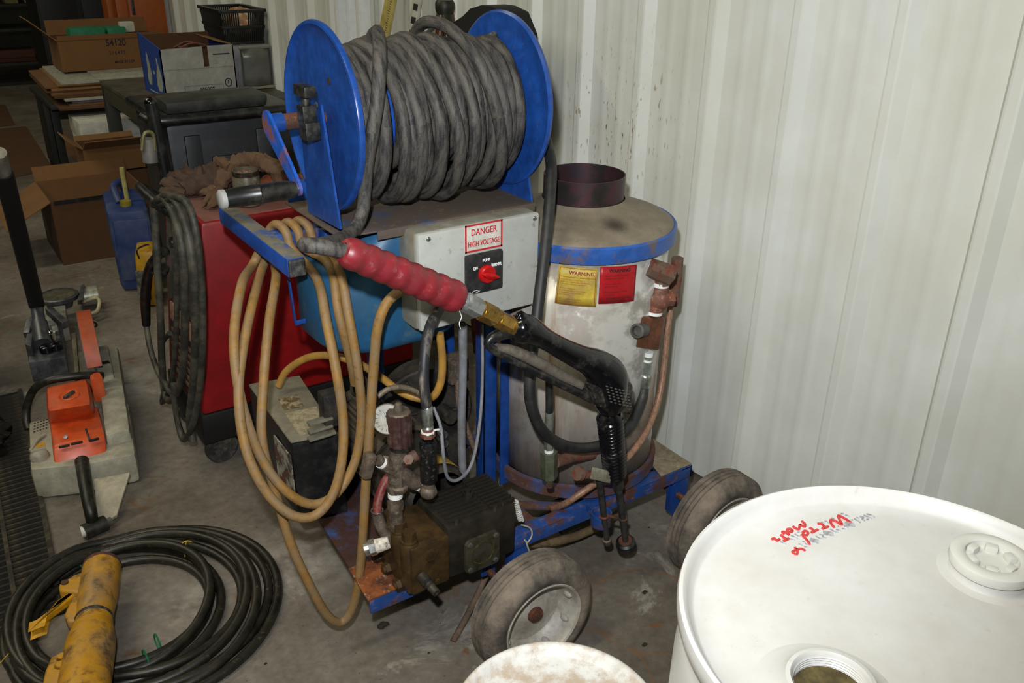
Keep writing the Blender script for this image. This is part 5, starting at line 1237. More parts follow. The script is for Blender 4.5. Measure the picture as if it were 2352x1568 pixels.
jp(MB().cyl(Q(75, 778, .11), Q(134, 764, .11), .010, n=12), 'cross_pin', CHROME)
jp(MB().box(Q(127, 762, .11)-V((.012, .012, .03)), Q(127, 762, .11)+V((.012, .012, .03)), .003), 'pin_clip', ALB)
for x, y in ((92, 787), (118, 782)):
    c = Q(x, y, .09); jp(MB().cyl(c, c+V((0, 0, .035)), .02, n=18).ball(c+V((0, 0, .035)), .014, 12, 6), 'pump_piston', CHROME)
for x, y in ((108, 806), (130, 800)):
    c = Q(x, y, .088); jp(MB().lathe([(.026, 0), (.026, .02), (.018, .026), (0, .026)], c, (0, 0, 1), 20), 'pump_cap', mat('dark_chrome', '3a3c42', .2, .9), JK)

# ================================================================== black rubbish bag
random.seed(5)
from mathutils import noise as mn
def lump(c, rx, ry, rz, amp, sc, n=36, m=22, flat=True):
    mb = MB(); c = V(c)
    def fn(u, v):
        a = 2*PI*u; b = PI*v; d = V((math.sin(b)*math.cos(a), math.sin(b)*math.sin(a), math.cos(b)))
        k = 1+amp*mn.noise(d*sc+c)+amp*.6*mn.noise(d*sc*2.7+c*2)+amp*.45*abs(mn.noise(d*sc*6+c))
        p = c+V((d.x*rx, d.y*ry, d.z*rz))*k
        if flat and p.z < .002: p.z = .002
        return p
    return mb.grid(fn, n, m, True)
BAG = mat('black_bin_liner', '0d0d0c', .32, fine=.1, bump=.6, bscale=30, dirt='1f201a', amt=.4, scale=9)
b1 = lump((-.20, 3.66, .42), .28, .30, .45, .22, 2.2, 48, 30).build('rubbish_bag', BAG, base=True); tag(b1, 'tall black plastic rubbish bag beside the floor jack', 'bag')
b2 = lump((-.06, 3.13, .06), .13, .13, .065, .35, 2.6, 40, 20).build('rubbish_bag', BAG, base=True); tag(b2, 'low crumpled black plastic bag on the floor by the saw handle', 'bag')
# ================================================================== red welder
WR = mat('red_welder_paint', '86080b', .45, dirt='74090d', amt=.35, scale=8, edge=.25, fleck='5a2a2a', fleck_amt=.05)
WELD = root('welder', (.95, 2.82, 0), 'red welding machine on casters with black cables hung on its front', 'welder')
def wp(mb, name, m, parent=WELD, **k): return mb.build(name, m, parent, **k)
wy0, wy1 = 2.60, 3.0
zb, zt = .215, .84
xb, xt = .60, .675       # raked front
wbody = wp(MB().hexa([(xb, wy0, zb), (1.36, wy0, zb), (1.36, wy1, zb), (xb, wy1, zb), (xt, wy0, zt), (1.36, wy0, zt), (1.36, wy1, zt), (xt, wy1, zt)], .012), 'cabinet', WR)
wp(MB().hexa([(xt+.012, wy0+.012, zt-.001), (1.35, wy0+.012, zt-.001), (1.35, wy1-.012, zt-.001), (xt+.012, wy1-.012, zt-.001), (xt+.014, wy0+.014, zt+.003), (1.35, wy0+.014, zt+.003), (1.35, wy1-.014, zt+.003), (xt+.014, wy1-.014, zt+.003)]), 'dusty_top', mat('dusty_red_top', '7d4a42', .9, dirt='6a4a40', amt=.5, scale=8, edge=.25), wbody)
wp(MB().hexa([(xb-.012, wy0-.004, .11), (1.36, wy0-.004, .11), (1.36, wy1, .11), (xb-.012, wy1, .11), (xb-.006, wy0-.004, zb), (1.36, wy0-.004, zb), (1.36, wy1, zb), (xb-.006, wy1, zb)], .006), 'base_skirt', mat('black_skirt', '0d0d0e', .5))
# front panel parts
fn_ = V((-(zt-zb), 0, (xt-xb))).normalized()
def FP(y, z, o=0): t = (z-zb)/(zt-zb); return V((xb+(xt-xb)*t, y, z))+fn_*o
def fpanel(y0, y1, z0, z1, th, name, m, b=.003): return wp(MB().hexa([FP(y0, z0), FP(y1, z0), FP(y1, z1), FP(y0, z1), FP(y0, z0, th), FP(y1, z0, th), FP(y1, z1, th), FP(y0, z1, th)], b), name, m)
fpanel(2.63, 2.955, .50, .80, .008, 'control_panel', mat('grey_front_panel', '3d3c38', .6, dirt='5a564c', amt=.35, scale=14))
fpanel(2.63, 2.955, .24, .49, .006, 'lower_panel', mat('dark_lower_panel', '1c1c1d', .5))
fpanel(2.65, 2.93, .43, .49, .010, 'name_strip', mat('faded_red_white_strip', 'a07a68', .6, dirt='7a3a30', amt=.35, scale=30))
for k in range(6):
    fpanel(2.66, 2.92, .26+k*.026, .272+k*.026, .010, 'louvre', mat('louvre_tan', '5a4438', .7), .001)
for y, z in ((2.70, .72), (2.83, .72), (2.76, .62)):
    c = FP(y, z, .008); wp(MB().cyl(c, c+fn_*.022, .020, .017, 18), 'control_dial', BLACKP)
# black wire bracket that the cables hang on
hk = [FP(2.64, .80, .0), FP(2.64, .845, .05), FP(2.66, .875, .09), FP(2.80, .880, .10), FP(2.93, .875, .09), FP(2.95, .845, .05), FP(2.95, .80, .0)]
wp(MB().tube(hk, .016, 10, 5), 'front_handle', BLACKP)
# casters
def caster(x, y):
    c = V((x, y, .056))
    w_ = wp(MB().lathe([(.010, -.016), (.034, -.016), (.036, -.012), (.052, -.015), (.056, -.008), (.056, .008), (.052, .015), (.036, .012), (.034, .016), (.010, .016), (.010, -.016)], c, (.2, -1, 0), 36), 'caster_wheel', mat('grey_caster_rubber', '2c2c2a', .6, dirt='55524a', amt=.4, scale=26))
    d = V((.2, -1, 0)).normalized(); s_ = V((1, .2, 0)).normalized()
    mb = MB()
    for e in (-1, 1):
        o_ = c+d*e*.0205
        mb.prism([o_-s_*.014-V((0, 0, .016)), o_+s_*.014-V((0, 0, .016)), o_+s_*.040+V((0, 0, .052)), o_-s_*.022+V((0, 0, .052))], d*e*.003)
    mb.box((c.x-.035, c.y-.03, .1075), (c.x+.045, c.y+.03, .112), .001)
    wp(mb, 'caster_fork', mat('dull_fork', '4a463e', .6, .3, dirt='625c50', amt=.4, scale=30), w_)
    wp(MB().cyl(c+d*.028, c-d*.028, .006, n=10), 'caster_bolt', ZINC, w_)
caster(.655, 2.655); caster(.655, 2.95); caster(1.26, 2.66); caster(1.26, 2.95)
# cables
KB = mat('dusty_black_cable', '2a2a25', .6, dirt='4c493d', amt=.45, scale=14)
def cab(pts, r, name='cable', m=None): return wp(MB().tube([pX(x, y, X) for x, y, X in pts], r, 10, 5), name, m or KB)
cab([(372, 470, .585), (400, 452, .575), (432, 470, .57), (452, 540, .57), (463, 650, .57), (466, 760, .565), (462, 860, .56), (450, 950, .545), (432, 1000, .54), (418, 1005, .54), (405, 950, .54), (398, 880, .545)], .0098)
cab([(360, 462, .585), (388, 448, .58), (415, 480, .575), (436, 560, .57), (447, 660, .565), (449, 780, .56), (444, 880, .555), (436, 960, .55), (442, 1012, .545)], .0125)
cab([(352, 470, .585), (375, 455, .58), (402, 500, .575), (420, 580, .57), (424, 680, .565), (424, 780, .56), (418, 860, .555), (405, 905, .55), (390, 920, .55), (378, 900, .55), (372, 830, .555), (368, 720, .56), (362, 620, .57), (358, 540, .58), (352, 470, .585)], .0120)
cab([(395, 470, .58), (404, 540, .575), (406, 640, .57), (405, 750, .565), (400, 830, .56), (390, 890, .555), (372, 925, .55), (380, 880, .55)], .0085)
cab([(390, 765, .585), (372, 790, .57), (370, 840, .56), (384, 890, .555), (400, 915, .55), (410, 970, .55), (424, 1008, .545)], .0085)
cab([(336, 745, .56), (345, 800, .55), (362, 850, .55), (385, 890, .55), (396, 905, .55)], .0095)
wp(MB().tube([pX(x, y, X) for x, y, X in ((378, 577, .60), (360, 590, .585), (342, 620, .57), (334, 680, .56), (336, 745, .56))], [.014, .015, .0155, .017, .014], 12, 5), 'torch_handle', BLACKP)
tq0, tq1 = pX(372, 581, .60), pX(381, 576, .61); wp(MB().cyl(tq0, tq1, .0155, n=16), 'torch_collar', CHROME)
wp(MB().tube([pX(x, y, X) for x, y, X in ((345, 622, .575), (362, 628, .58), (378, 628, .60), (384, 612, .61))], .009, 8, 4), 'torch_trigger', BLACKP)
# valves behind the reel bracket, standing on the welder top
vlv = root('brass_valve', pZ(672, 440, .845), 'dark olive hose valve lying on the red welder behind the reel crank', 'valve')
q0 = pZ(650, 425, .875)
MB().tube([pZ(640, 420, .87), pZ(662, 432, .87), pZ(690, 440, .87)], [.016, .022, .018], 12, 4).build('valve_body', mat('olive_valve', '3f4130', .6, dirt='5a563f', amt=.4, scale=30), vlv)
MB().cyl(pZ(662, 432, .863), pZ(662, 432, .905), .010, n=12).box(pZ(662, 432, .905)-V((.03, .006, 0)), pZ(662, 432, .905)+V((.03, .006, .008)), .002).build('valve_lever', 'olive_valve', vlv)

# ================================================================== things on the welder
JAR = mat('grimy_jar_glass', '6b6656', .3, dirt='4a4234', amt=.5, scale=14, edge=.2, fleck='9a9a90', fleck_amt=.15, fleck_scale=30)
jc = pZ(572, 470, .843); jc.z = .843
jr = root('glass_jar', jc, 'grimy glass jar with dark lid rim standing on the welder beside the gloves', 'jar')
MB().lathe([(.0, .001), (.036, .001), (.0415, .006), (.042, .085), (.039, .094), (.0385, .112), (.036, .112), (.036, .02), (0, .02)], jc, (0, 0, 1), 32).build('jar_body', JAR, jr)
MB().lathe([(.037, .094), (.0405, .095), (.0405, .109), (.037, .110)], jc, (0, 0, 1), 32).build('jar_ring', mat('dark_jar_ring', '2a241d', .4, .4, dirt='4f4032', amt=.4, scale=50), jr)
for k in range(5):
    a = k*1.3; MB().ball(jc+V((math.cos(a)*.018, math.sin(a)*.018, .098)), .010, 8, 6).build('jar_content', mat('rusty_bits', '6e4430', .6, dirt='9a8a7a', amt=.3, scale=80), jr)
def glove(name, palm, fingers, cuff, m, label, flat_=.85):
    r0 = root(name, palm[0][0], label, 'glove')
    mb = MB()
    c = [p for p, _ in palm]
    mb.tube(c, [r for _, r in palm], 20, 8)
    for f in fingers: mb.tube([p for p, _ in f], [r for _, r in f], 10, 4)
    # flatten on to the support
    for i_, v in enumerate(mb.v):
        q_ = mn.noise_vector(v*20)*.009+mn.noise_vector(v*48)*.006
        w2 = v+q_; w2.z += .0035*math.sin(v.x*330+v.y*190)+.002*math.sin(v.x*150-v.y*420)
        mb.v[i_] = V((w2.x, w2.y, .849+max(0, w2.z-.849)*flat_ if w2.z < .93 else w2.z))
    mb.build('glove_body', m, r0)
    if cuff: MB().tube([p for p, _ in cuff], [r for _, r in cuff], 14, 4).build('glove_cuff', m, r0)
    return r0
GLV = mat('brown_leather', '3b2d23', .85, dirt='4d3628', amt=.5, scale=16, edge=.2, bump=.6, bscale=70)
GLL = mat('tan_leather', '5e4430', .85, dirt='57402c', amt=.45, scale=16, edge=.2, bump=.6, bscale=70)
def G(x, y, z): return pZ(x, y, z)
glove('work_glove', [(G(420, 432, .875), .026), (G(450, 420, .885), .042), (G(500, 405, .895), .046), (G(540, 395, .89), .042), (G(575, 405, .875), .036)],
      [[(G(430, 440, .865), .018), (G(395, 437, .865), .018), (G(372, 432, .87), .012)], [(G(430, 425, .88), .019), (G(395, 415, .89), .020), (G(370, 412, .89), .013)], [(G(440, 412, .89), .019), (G(410, 400, .90), .020), (G(385, 398, .90), .013)], [(G(455, 402, .90), .018), (G(425, 390, .91), .018), (G(405, 388, .91), .012)], [(G(470, 432, .865), .018), (G(500, 440, .860), .016), (G(520, 438, .86), .011)]],
      None, GLV, 'dark brown leather work glove lying flat on the red welder')
glove('work_glove', [(G(500, 425, .885), .018), (G(512, 408, .91), .024), (G(525, 392, .93), .026), (G(545, 378, .95), .024), (G(575, 366, .965), .024), (G(605, 374, .965), .026), (G(632, 386, .955), .024), (G(650, 396, .945), .012)],
      [[(G(505, 420, .89), .014), (G(480, 435, .875), .014), (G(458, 445, .865), .010)], [(G(502, 430, .885), .013), (G(482, 450, .868), .013), (G(464, 470, .860), .010)], [(G(506, 436, .88), .013), (G(492, 458, .866), .013), (G(482, 474, .858), .010)], [(G(512, 436, .88), .012), (G(504, 456, .866), .012), (G(500, 468, .858), .009)], [(G(530, 385, .945), .016), (G(512, 372, .955), .018), (G(500, 376, .945), .013)]],
      None, GLL, 'tan leather work glove draped over the glass jar')
spn = MB().bar(pZ(478, 462, .847), pZ(515, 468, .847), .018, .007, .003).build('flat_spanner', mat('dull_spanner', '4d4a44', .5, .5)); tag(spn, 'short dull flat spanner under the tan glove fingers', 'spanner')
rg = lump(pZ(645, 425, .885), .07, .05, .04, .25, 2.5, 28, 16, False).build('rag', mat('orange_brown_rag', '7d3f22', .9, dirt='5d2f1c', amt=.4, scale=18, bump=.5)); tag(rg, 'rusty orange rag heaped on the welder behind the jar', 'rag')

# ================================================================== black tote on its trolley
TB = mat('black_tote_plastic', '14161a', .5, dirt='23252a', amt=.3, scale=10)
TOT = root('tool_tote', (.93, 3.3, 0), 'black plastic rolling tool chest with push handle behind the welder', 'tool chest')
def tp_(mb, name, m, parent=TOT, **k): return mb.build(name, m, parent, **k)
tb = tp_(MB().hexa([(.77, 3.16, .12), (1.17, 3.16, .12), (1.17, 3.55, .12), (.77, 3.55, .12), (.745, 3.15, 1.02), (1.19, 3.15, 1.02), (1.19, 3.58, 1.02), (.745, 3.58, 1.02)], .02), 'tote_body', TB)
for x0, x1, z0, z1 in ((.80, .855, .55, .98), (.885, 1.02, .62, .90), (1.05, 1.15, .55, .98)):
    tp_(MB().box((x0, 3.143, z0), (x1, 3.16, z1), .006), 'moulded_panel', TB, tb)
tp_(MB().box((.72, 3.12, 1.02), (1.20, 3.60, 1.055), .016), 'tote_rim', mat('worn_black_rim', '15171a', .35, dirt='3a3c3c', amt=.3, scale=14), tb)
tp_(MB().tube([(1.18, 3.108, 1.045), (.96, 3.105, 1.045), (.75, 3.108, 1.045), (.70, 3.13, 1.045), (.69, 3.2, 1.045)], .018, 12, 5), 'rim_tube', BLACKP, tb)
tp_(MB().cyl(pY(346, 236, 3.06), pY(388, 440, 3.06), .020, n=18), 'handle_post', BLACKP)
tp_(MB().ball(pY(346, 237, 3.06), .020, 14, 8), 'post_cap', BLACKGLOSS)
tp_(MB().cyl(pY(340, 318, 3.05), pY(346, 372, 3.05), .024, n=18), 'post_collar', mat('grey_collar', '77756e', .5, .3))
tp_(MB().tube([pY(x, y, 3.03) for x, y in ((326, 345), (330, 312), (340, 303), (352, 310), (356, 345))], .006, 8, 5), 'collar_loop', mat('olive_wire', '6e6a48', .5, .4))
for x in (.80, 1.14):
    for y in (3.20, 3.52): tp_(MB().cyl((x-.02, y, .062), (x+.02, y, .062), .06, n=24), 'tote_wheel', DARKIRON)
for x in (.80, 1.14): tp_(MB().box((x-.03, 3.17, .06), (x-.022, 3.55, .14), .002), 'wheel_fork', DARKIRON)
kn_ = root('knee_pad', V((.93, 3.22, 1.0555)), 'long black padded cushion lying on the tool chest lid', 'cushion')
MB().hexa([(.755, 3.14, 1.0555), (1.10, 3.14, 1.0555), (1.10, 3.30, 1.0555), (.755, 3.30, 1.0555), (.75, 3.135, 1.098), (1.105, 3.135, 1.098), (1.10, 3.30, 1.098), (.755, 3.30, 1.098)], .014).build('pad_body', mat('scuffed_black_pad', '191b19', .6, dirt='34362f', amt=.4, scale=10, bump=.2), kn_)
# ================================================================== boxes, table and stores at the back
def carton(name, lo, hi, m, label, flaps=(), inside=None, th=.006, group=None, rot=0):
    """open-topped box from wall sheets; flaps: (side, length, angle from upright outward in degrees)"""
    lo = V(lo); hi = V(hi); r0 = root(name, ((lo.x+hi.x)/2, (lo.y+hi.y)/2, lo.z), label, 'box', group)
    inside = inside or m
    MB().box((lo.x, lo.y, lo.z), (hi.x, lo.y+th, hi.z)).build('box_side', m, r0)
    MB().box((lo.x, hi.y-th, lo.z), (hi.x, hi.y, hi.z)).build('box_side', inside, r0)
    MB().box((lo.x, lo.y+th, lo.z), (lo.x+th, hi.y-th, hi.z)).build('box_side', m, r0)
    MB().box((hi.x-th, lo.y+th, lo.z), (hi.x, hi.y-th, hi.z)).build('box_side', inside, r0)
    MB().box((lo.x+th, lo.y+th, lo.z), (hi.x-th, hi.y-th, lo.z+th)).build('box_bottom', inside, r0)
    for side, L, ang, *mm in flaps:
        a = math.radians(ang); s = math.sin(a)*L; c = math.cos(a)*L; t = .005
        if side == '-y': p = [V((lo.x, lo.y, hi.z)), V((hi.x, lo.y, hi.z)), V((hi.x, lo.y-s, hi.z+c)), V((lo.x, lo.y-s, hi.z+c))]
        if side == '+y': p = [V((hi.x, hi.y, hi.z)), V((lo.x, hi.y, hi.z)), V((lo.x, hi.y+s, hi.z+c)), V((hi.x, hi.y+s, hi.z+c))]
        if side == '-x': p = [V((lo.x, hi.y, hi.z)), V((lo.x, lo.y, hi.z)), V((lo.x-s, lo.y, hi.z+c)), V((lo.x-s, hi.y, hi.z+c))]
        if side == '+x': p = [V((hi.x, lo.y, hi.z)), V((hi.x, hi.y, hi.z)), V((hi.x+s, hi.y, hi.z+c)), V((hi.x+s, lo.y, hi.z+c))]
        n = (p[1]-p[0]).cross(p[3]-p[0]).normalized()*t
        MB().prism(p, n).build('box_flap', mm[0] if mm else m, r0)
    if rot: r0.rotation_euler.z = rot
    return r0
# ---- steel table
TM = mat('grey_table_steel', '5d5b50', .5, .2, dirt='46443a', amt=.4, scale=6)
TLEG = mat('dark_table_leg', '23241c', .6)
TB_ = root('work_table', (1.48, 5.4, 0), 'grey steel work table standing by the ribbed wall', 'table')
MB().box((1.075, 4.905, .738), (1.88, 6.0, .760), .002).build('table_top', TM, TB_)
MB().box((1.08, 4.92, .645), (1.11, 5.98, .738), .002).build('table_apron', mat('olive_apron', '3d3b2c', .6), TB_)
MB().box((1.09, 4.912, .665), (1.87, 4.935, .738), .002).build('table_apron', 'olive_apron', TB_)
for x, y in ((1.075, 5.91), (1.80, 5.91), (1.12, 4.935), (1.80, 4.935)):
    MB().box((x, y, 0), (x+.07, y+.07, .74), .003).build('leg', TLEG, TB_)
# ---- blue and white carton
CBLUE = mat('blue_carton_print', '1c3f8e', .6); CWHITE = mat('white_carton_board', 'a3a29a', .7, dirt='8d8c84', amt=.3, scale=6)
x0, x1, y0, y1, z0, z1 = 1.23, 1.622, 5.093, 5.53, .761, 1.03
c1 = root('printed_carton', ((x0+x1)/2, (y0+y1)/2, z0), 'open white and blue printed carton numbered 105007 on the steel table', 'box')
MB().prism([(x0, y0, z0), (x1, y0, z0), (x1, y0, z1+.002), (x0+.253, y0, z1+.002), (x0+.253, y0, z1-.105), (x0+.224, y0, z1-.105), (x0+.224, y0, z1), (x0, y0, z1-.005)], (0, .006, 0)).build('carton_front', CWHITE, c1)
MB().prism([(x0, y0, z0), (x0, y0, z1), (x0, y1, z1+.045), (x0, y1, z0)], (.006, 0, 0)).build('carton_side', CBLUE, c1)
MB().prism([(x1-.006, y0, z0), (x1-.006, y0, z1), (x1-.006, y1, z1), (x1-.006, y1, z0)], (.006, 0, 0)).build('carton_side', CBLUE, c1)
MB().box((x0, y1-.006, z0), (x1, y1, z1+.03)).build('carton_back', CARDD, c1)
MB().box((x0+.006, y0+.006, z0), (x1-.006, y1-.006, z0+.005)).build('carton_bottom', CARDD, c1)
MB().prism([(x1, y0+.02, z1), (x1, y1-.02, z1), (x1-.08, y1-.04, z1+.02), (x1-.08, y0+.04, z1+.02)], (0, 0, .005)).build('carton_flap', CARDL, c1)
DI = mat('dark_box_print', '23242a', .8)
text('105007', .030, (x0+.225, y0-.0005, z0+.044), (1, 0, 0), (0, 0, 1), DI, c1, sx=.9, bold=.0008)
fr_ = MB()
for a, b in (((.105, .022), (.315, .023)), ((.105, .068), (.315, .069)), ((.105, .022), (.106, .068)), ((.314, .022), (.315, .068))): fr_.box((x0+a[0], y0-.001, z0+a[1]), (x0+b[0], y0+.001, z0+b[1]))
fr_.build('printed_frame', DI, c1)
cc_ = V((x0+.345, y0-.0005, z0+.073)); MB().tube([cc_+V((math.cos(t)*.018, 0, math.sin(t)*.021)) for t in [2*PI*i/20 for i in range(20)]], .0028, 6, 1, True).box(cc_+V((-.002, -.001, -.008)), cc_+V((.002, .001, .012))).build('printed_emblem', DI, c1)
MB().box((x0+.277, y0-.001, z0+.223), (x0+.367, y0+.001, z0+.229)).build('printed_line', DI, c1)
MB().box((x0+.006, y0-.0015, z0+.158), (x1, y0+.001, z0+.1595)).build('fold_line', mat('fold_grey', '77766e', .8), c1)
WPT = mat('white_print', '9aa096', .7)
def blob(pts): return [V((x0-.0005, y0+y, z0+z)) for y, z in pts]
MB().prism(blob([(.06, .038), (.025, .067), (.03, .125), (.06, .172), (.085, .21), (.10, .215), (.095, .172), (.13, .115), (.14, .067), (.11, .038)]), (-.001, 0, 0)).build('printed_drop', WPT, c1)
MB().prism(blob([(.26, .048), (.235, .105), (.26, .172), (.29, .225), (.305, .21), (.31, .135), (.33, .077), (.31, .048)]), (-.001, 0, 0)).build('printed_drop', WPT, c1)
text('alba', .030, (x0-.0005, y0+.18, z0+.128), (0, -1, 0), (0, 0, 1), WPT, c1, sx=.8)
MB().box((x0-.001, y0+.08, z0+.014), (x0+.001, y0+.32, z0+.021)).build('printed_line', WPT, c1)
odd = root('cable_bits', (x0+.2, y0+.16, z0+.006), 'loose red and grey cable bits inside the printed carton', 'cable')
MB().tube([(x0+.13, y0+.14, z1-.03), (x0+.18, y0+.12, z1), (x0+.23, y0+.11, z1+.005), (x0+.30, y0+.12, z1-.02)], .006, 8, 4).tube([(x0+.13, y0+.2, z1-.02), (x0+.2, y0+.17, z1+.01), (x0+.28, y0+.15, z1-.02)], .005, 8, 4).tube([(x0+.165, y0+.15, z0+.007), (x0+.165, y0+.15, z1-.01)], .03, 10, 0).build('cable_bundle', mat('red_grey_cable', '6a2a24', .6, dirt='55524c', amt=.5, scale=20), odd)
# ---- silver appliance
SIL = mat('silver_plastic', '8d8c86', .32, .35, fine=.04); DSC = mat('dull_screen_grey', '64645e', .3, dirt='6e6e67', amt=.3, scale=4)
ax0, ax1, ay, az, at = 1.66, 1.88, 5.245, .761, 1.005
tv = root('grey_appliance', ((ax0+ax1)/2, ay+.2, az), 'boxy silver-grey appliance with a dark curved front on the steel table', 'appliance')
MB().box((ax0, ay, az), (ax1, ay+.43, at), .012).build('appliance_case', SIL, tv)
MB().grid(lambda u, v: V((ax0+.048+u*.168, ay-.003-.02*math.sin(PI*u), az+.016+v*.212)), 14, 5).build('appliance_front', DSC, tv, solid=.004)
MB().box((ax0+.004, ay-.012, az), (ax0+.040, ay+.002, at-.005), .004).build('front_pillar', mat('pale_lilac_plastic', '8e8c92', .4), tv)
MB().box((ax0+.038, ay-.022, at-.02), (ax1, ay+.005, at+.002), .008).build('top_lip', SIL, tv)
MB().box((ax0+.058, ay-.025, az+.002), (ax1, ay, az+.018), .004).build('bottom_lip', mat('beige_lip', '8d8774', .5), tv)
# ---- black slatted basket
BKT = mat('black_basket_plastic', '0d0d0c', .45)
bx0, bx1, by0, by1, bz0, bz1 = 1.632, 1.88, 5.265, 5.67, 1.0125, 1.185
bk = root('storage_basket', ((bx0+bx1)/2, (by0+by1)/2, bz0), 'black slatted plastic basket sitting on the silver-grey appliance', 'basket')
def bpt(side, t, h):
    e = 1-.12*(1-h); cx, cy = (bx0+bx1)/2, (by0+by1)/2; wx, wy = (bx1-bx0)/2*e, (by1-by0)/2*e
    if side == 0: return V((cx-wx+2*wx*t, cy-wy, bz0+(bz1-bz0)*h))
    if side == 1: return V((cx+wx, cy-wy+2*wy*t, bz0+(bz1-bz0)*h))
    if side == 2: return V((cx+wx-2*wx*t, cy+wy, bz0+(bz1-bz0)*h))
    return V((cx-wx, cy+wy-2*wy*t, bz0+(bz1-bz0)*h))
for s in range(4):
    n = 20 if s in (0, 2) else 16
    for i in range(n):
        t = (i+.5)/n
        if s == 0 and .42 < t < .62:
            MB().bar(bpt(s, t, 0), bpt(s, t, .52), .008, .005, 0, up=(1, 0, 0) if s in (1, 3) else (0, 1, 0)).build('basket_slat', BKT, bk)
        else: MB().bar(bpt(s, t, 0), bpt(s, t, 1), .008, .005, 0, up=(1, 0, 0) if s in (1, 3) else (0, 1, 0)).build('basket_slat', BKT, bk)
    for h in (0, .5, 1): MB().bar(bpt(s, 0, h), bpt(s, 1, h), .014 if h < 1 else .026, .016, .002).build('basket_rim', BKT, bk)
MB().box((bx0+.03, by0+.04, bz0-.002), (bx1-.03, by1-.04, bz0+.006)).build('basket_base', BKT, bk)
pk = lump((1.80, 5.44, 1.115), .085, .11, .075, .22, 2.0, 26, 16, False).build('food_packet', mat('tan_white_packet', 'a8764a', .5, dirt='c9c2b2', amt=.45, scale=9, edge=.06)); tag(pk, 'tan and white packet lying in the black basket', 'packet')
# ---- desk with flattened cardboard
DK = root('dark_desk', (1.2, 6.6, 0), 'low dark desk carrying flattened cardboard behind the steel table', 'desk')
DKM = mat('dark_desk_wood', '23221c', .6)
MB().box((.84, 6.45, .53), (1.75, 7.3, .56), .003).build('desk_top', DKM, DK)
for x, y in ((.92, 6.98), (1.68, 6.50), (.90, 7.25), (1.68, 7.20)): MB().box((x-.03, y-.03, 0), (x+.03, y+.03, .53), .003).build('leg', mat('black_leg', '121310', .6), DK)
MB().box((.86, 6.95, .06), (.90, 7.25, .53), .003).build('side_panel', 'black_leg', DK)
random.seed(21)
zz = .561
sheets = [(.86, 6.20, 1.60, .012, CARDD), (.93, 6.26, 1.62, .010, CARD), (.95, 6.30, 1.6, .018, mat('blue_grey_board', '6a6c7a', .6)), (.91, 6.28, 1.62, .012, mat('plain_white_board', 'a8a79a', .6)), (.86, 6.33, 1.6, .014, CARDD),
          (.85, 6.36, 1.6, .012, CARD), (.83, 6.40, 1.6, .012, CARDD), (.86, 6.40, 1.6, .014, CARDL), (.83, 6.42, 1.58, .012, CARD), (.90, 6.40, 1.58, .010, CARDL), (.92, 6.40, 1.45, .012, 'plain_white_board'), (1.14, 6.42, 1.6, .012, 'plain_white_board')]
for k, (xa, ya, xb_, th, m) in enumerate(sheets):
    off = random.uniform(-.02, .02)
    o = MB().hexa([(xa, ya+.02, zz), (xb_, ya+off, zz), (xb_, 7.25, zz), (xa+.02, 7.25, zz), (xa, ya+.02, zz+th-.001), (xb_, ya+off, zz+th-.001), (xb_, 7.25, zz+th-.001), (xa+.02, 7.25, zz+th-.001)]).build('flat_cardboard', m)
    kind = {'plain_white_board': 'white board sheet', 'blue_grey_board': 'blue-grey board sheet'}.get(m if isinstance(m, str) else m.name, 'flattened brown cardboard sheet')
    nth = ('lowest', 'second', 'third', 'fourth', 'fifth', 'sixth', 'seventh', 'eighth', 'ninth', 'tenth', 'eleventh', 'topmost')[k]
    tag(o, '%s, %s%s in the stack on the dark desk' % (kind, nth, '' if k in (0, 11) else ' from the bottom'), 'cardboard', 'sheets stacked on the dark desk') if True else tag(o, {'white board sheet': 'white board sheet lying in the stack on the dark desk', 'blue-grey board sheet': 'blue-grey board sheet low in the stack on the dark desk', 'flattened brown cardboard sheet': 'flattened brown cardboard sheet in the stack on the dark desk'}[kind], 'cardboard', 'sheets stacked on the dark desk')
    zz += th
# long carton on the stack
c2 = carton('long_carton', (1.0, 6.78, zz+.001), (1.66, 7.15, zz+.20), CARD, 'long open brown carton printed 54120 on top of the cardboard stack', [('-x', .20, 48, CARDL), ('+y', .10, 20), ('-y', .03, 2)], CARDD)
text('54120', .062, (1.36, 6.7795, zz+.17), (1, 0, 0), (0, 0, 1), DI, c2, sx=.85, bold=.001)
text('HARDWARE', .018, (1.36, 6.7795, zz+.125), (1, 0, 0), (0, 0, 1), DI, c2, sx=1.0) if False else None
text('2 1 6 4 7 5', .030, (1.36, 6.7795, zz+.105), (1, 0, 0), (0, 0, 1), DI, c2, sx=.8, bold=.0006)
text('MADE IN USA', .024, (1.40, 6.7795, zz+.045), (1, 0, 0), (0, 0, 1), DI, c2, sx=.9, bold=.0005)
MB().box((1.58, 6.777, zz+.165), (1.65, 6.781, zz+.195)).build('white_label', WHITEBOARD, c2)
GRN = mat('green_carton', '1d7a55', .6)
g1 = root('green_box', (1.30, 6.95, zz+.02), 'small green and white cardboard packets inside the long carton', 'box')
MB().box((1.10, 6.86, zz+.03), (1.32, 7.0, zz+.262), .002).build('packet', GRN, g1)
MB().box((1.34, 6.88, zz+.03), (1.46, 7.02, zz+.258), .002).build('packet', GRN, g1)
MB().box((1.44, 6.93, zz+.22), (1.53, 7.0, zz+.285), .002, ).build('packet', WHITEBOARD, g1)
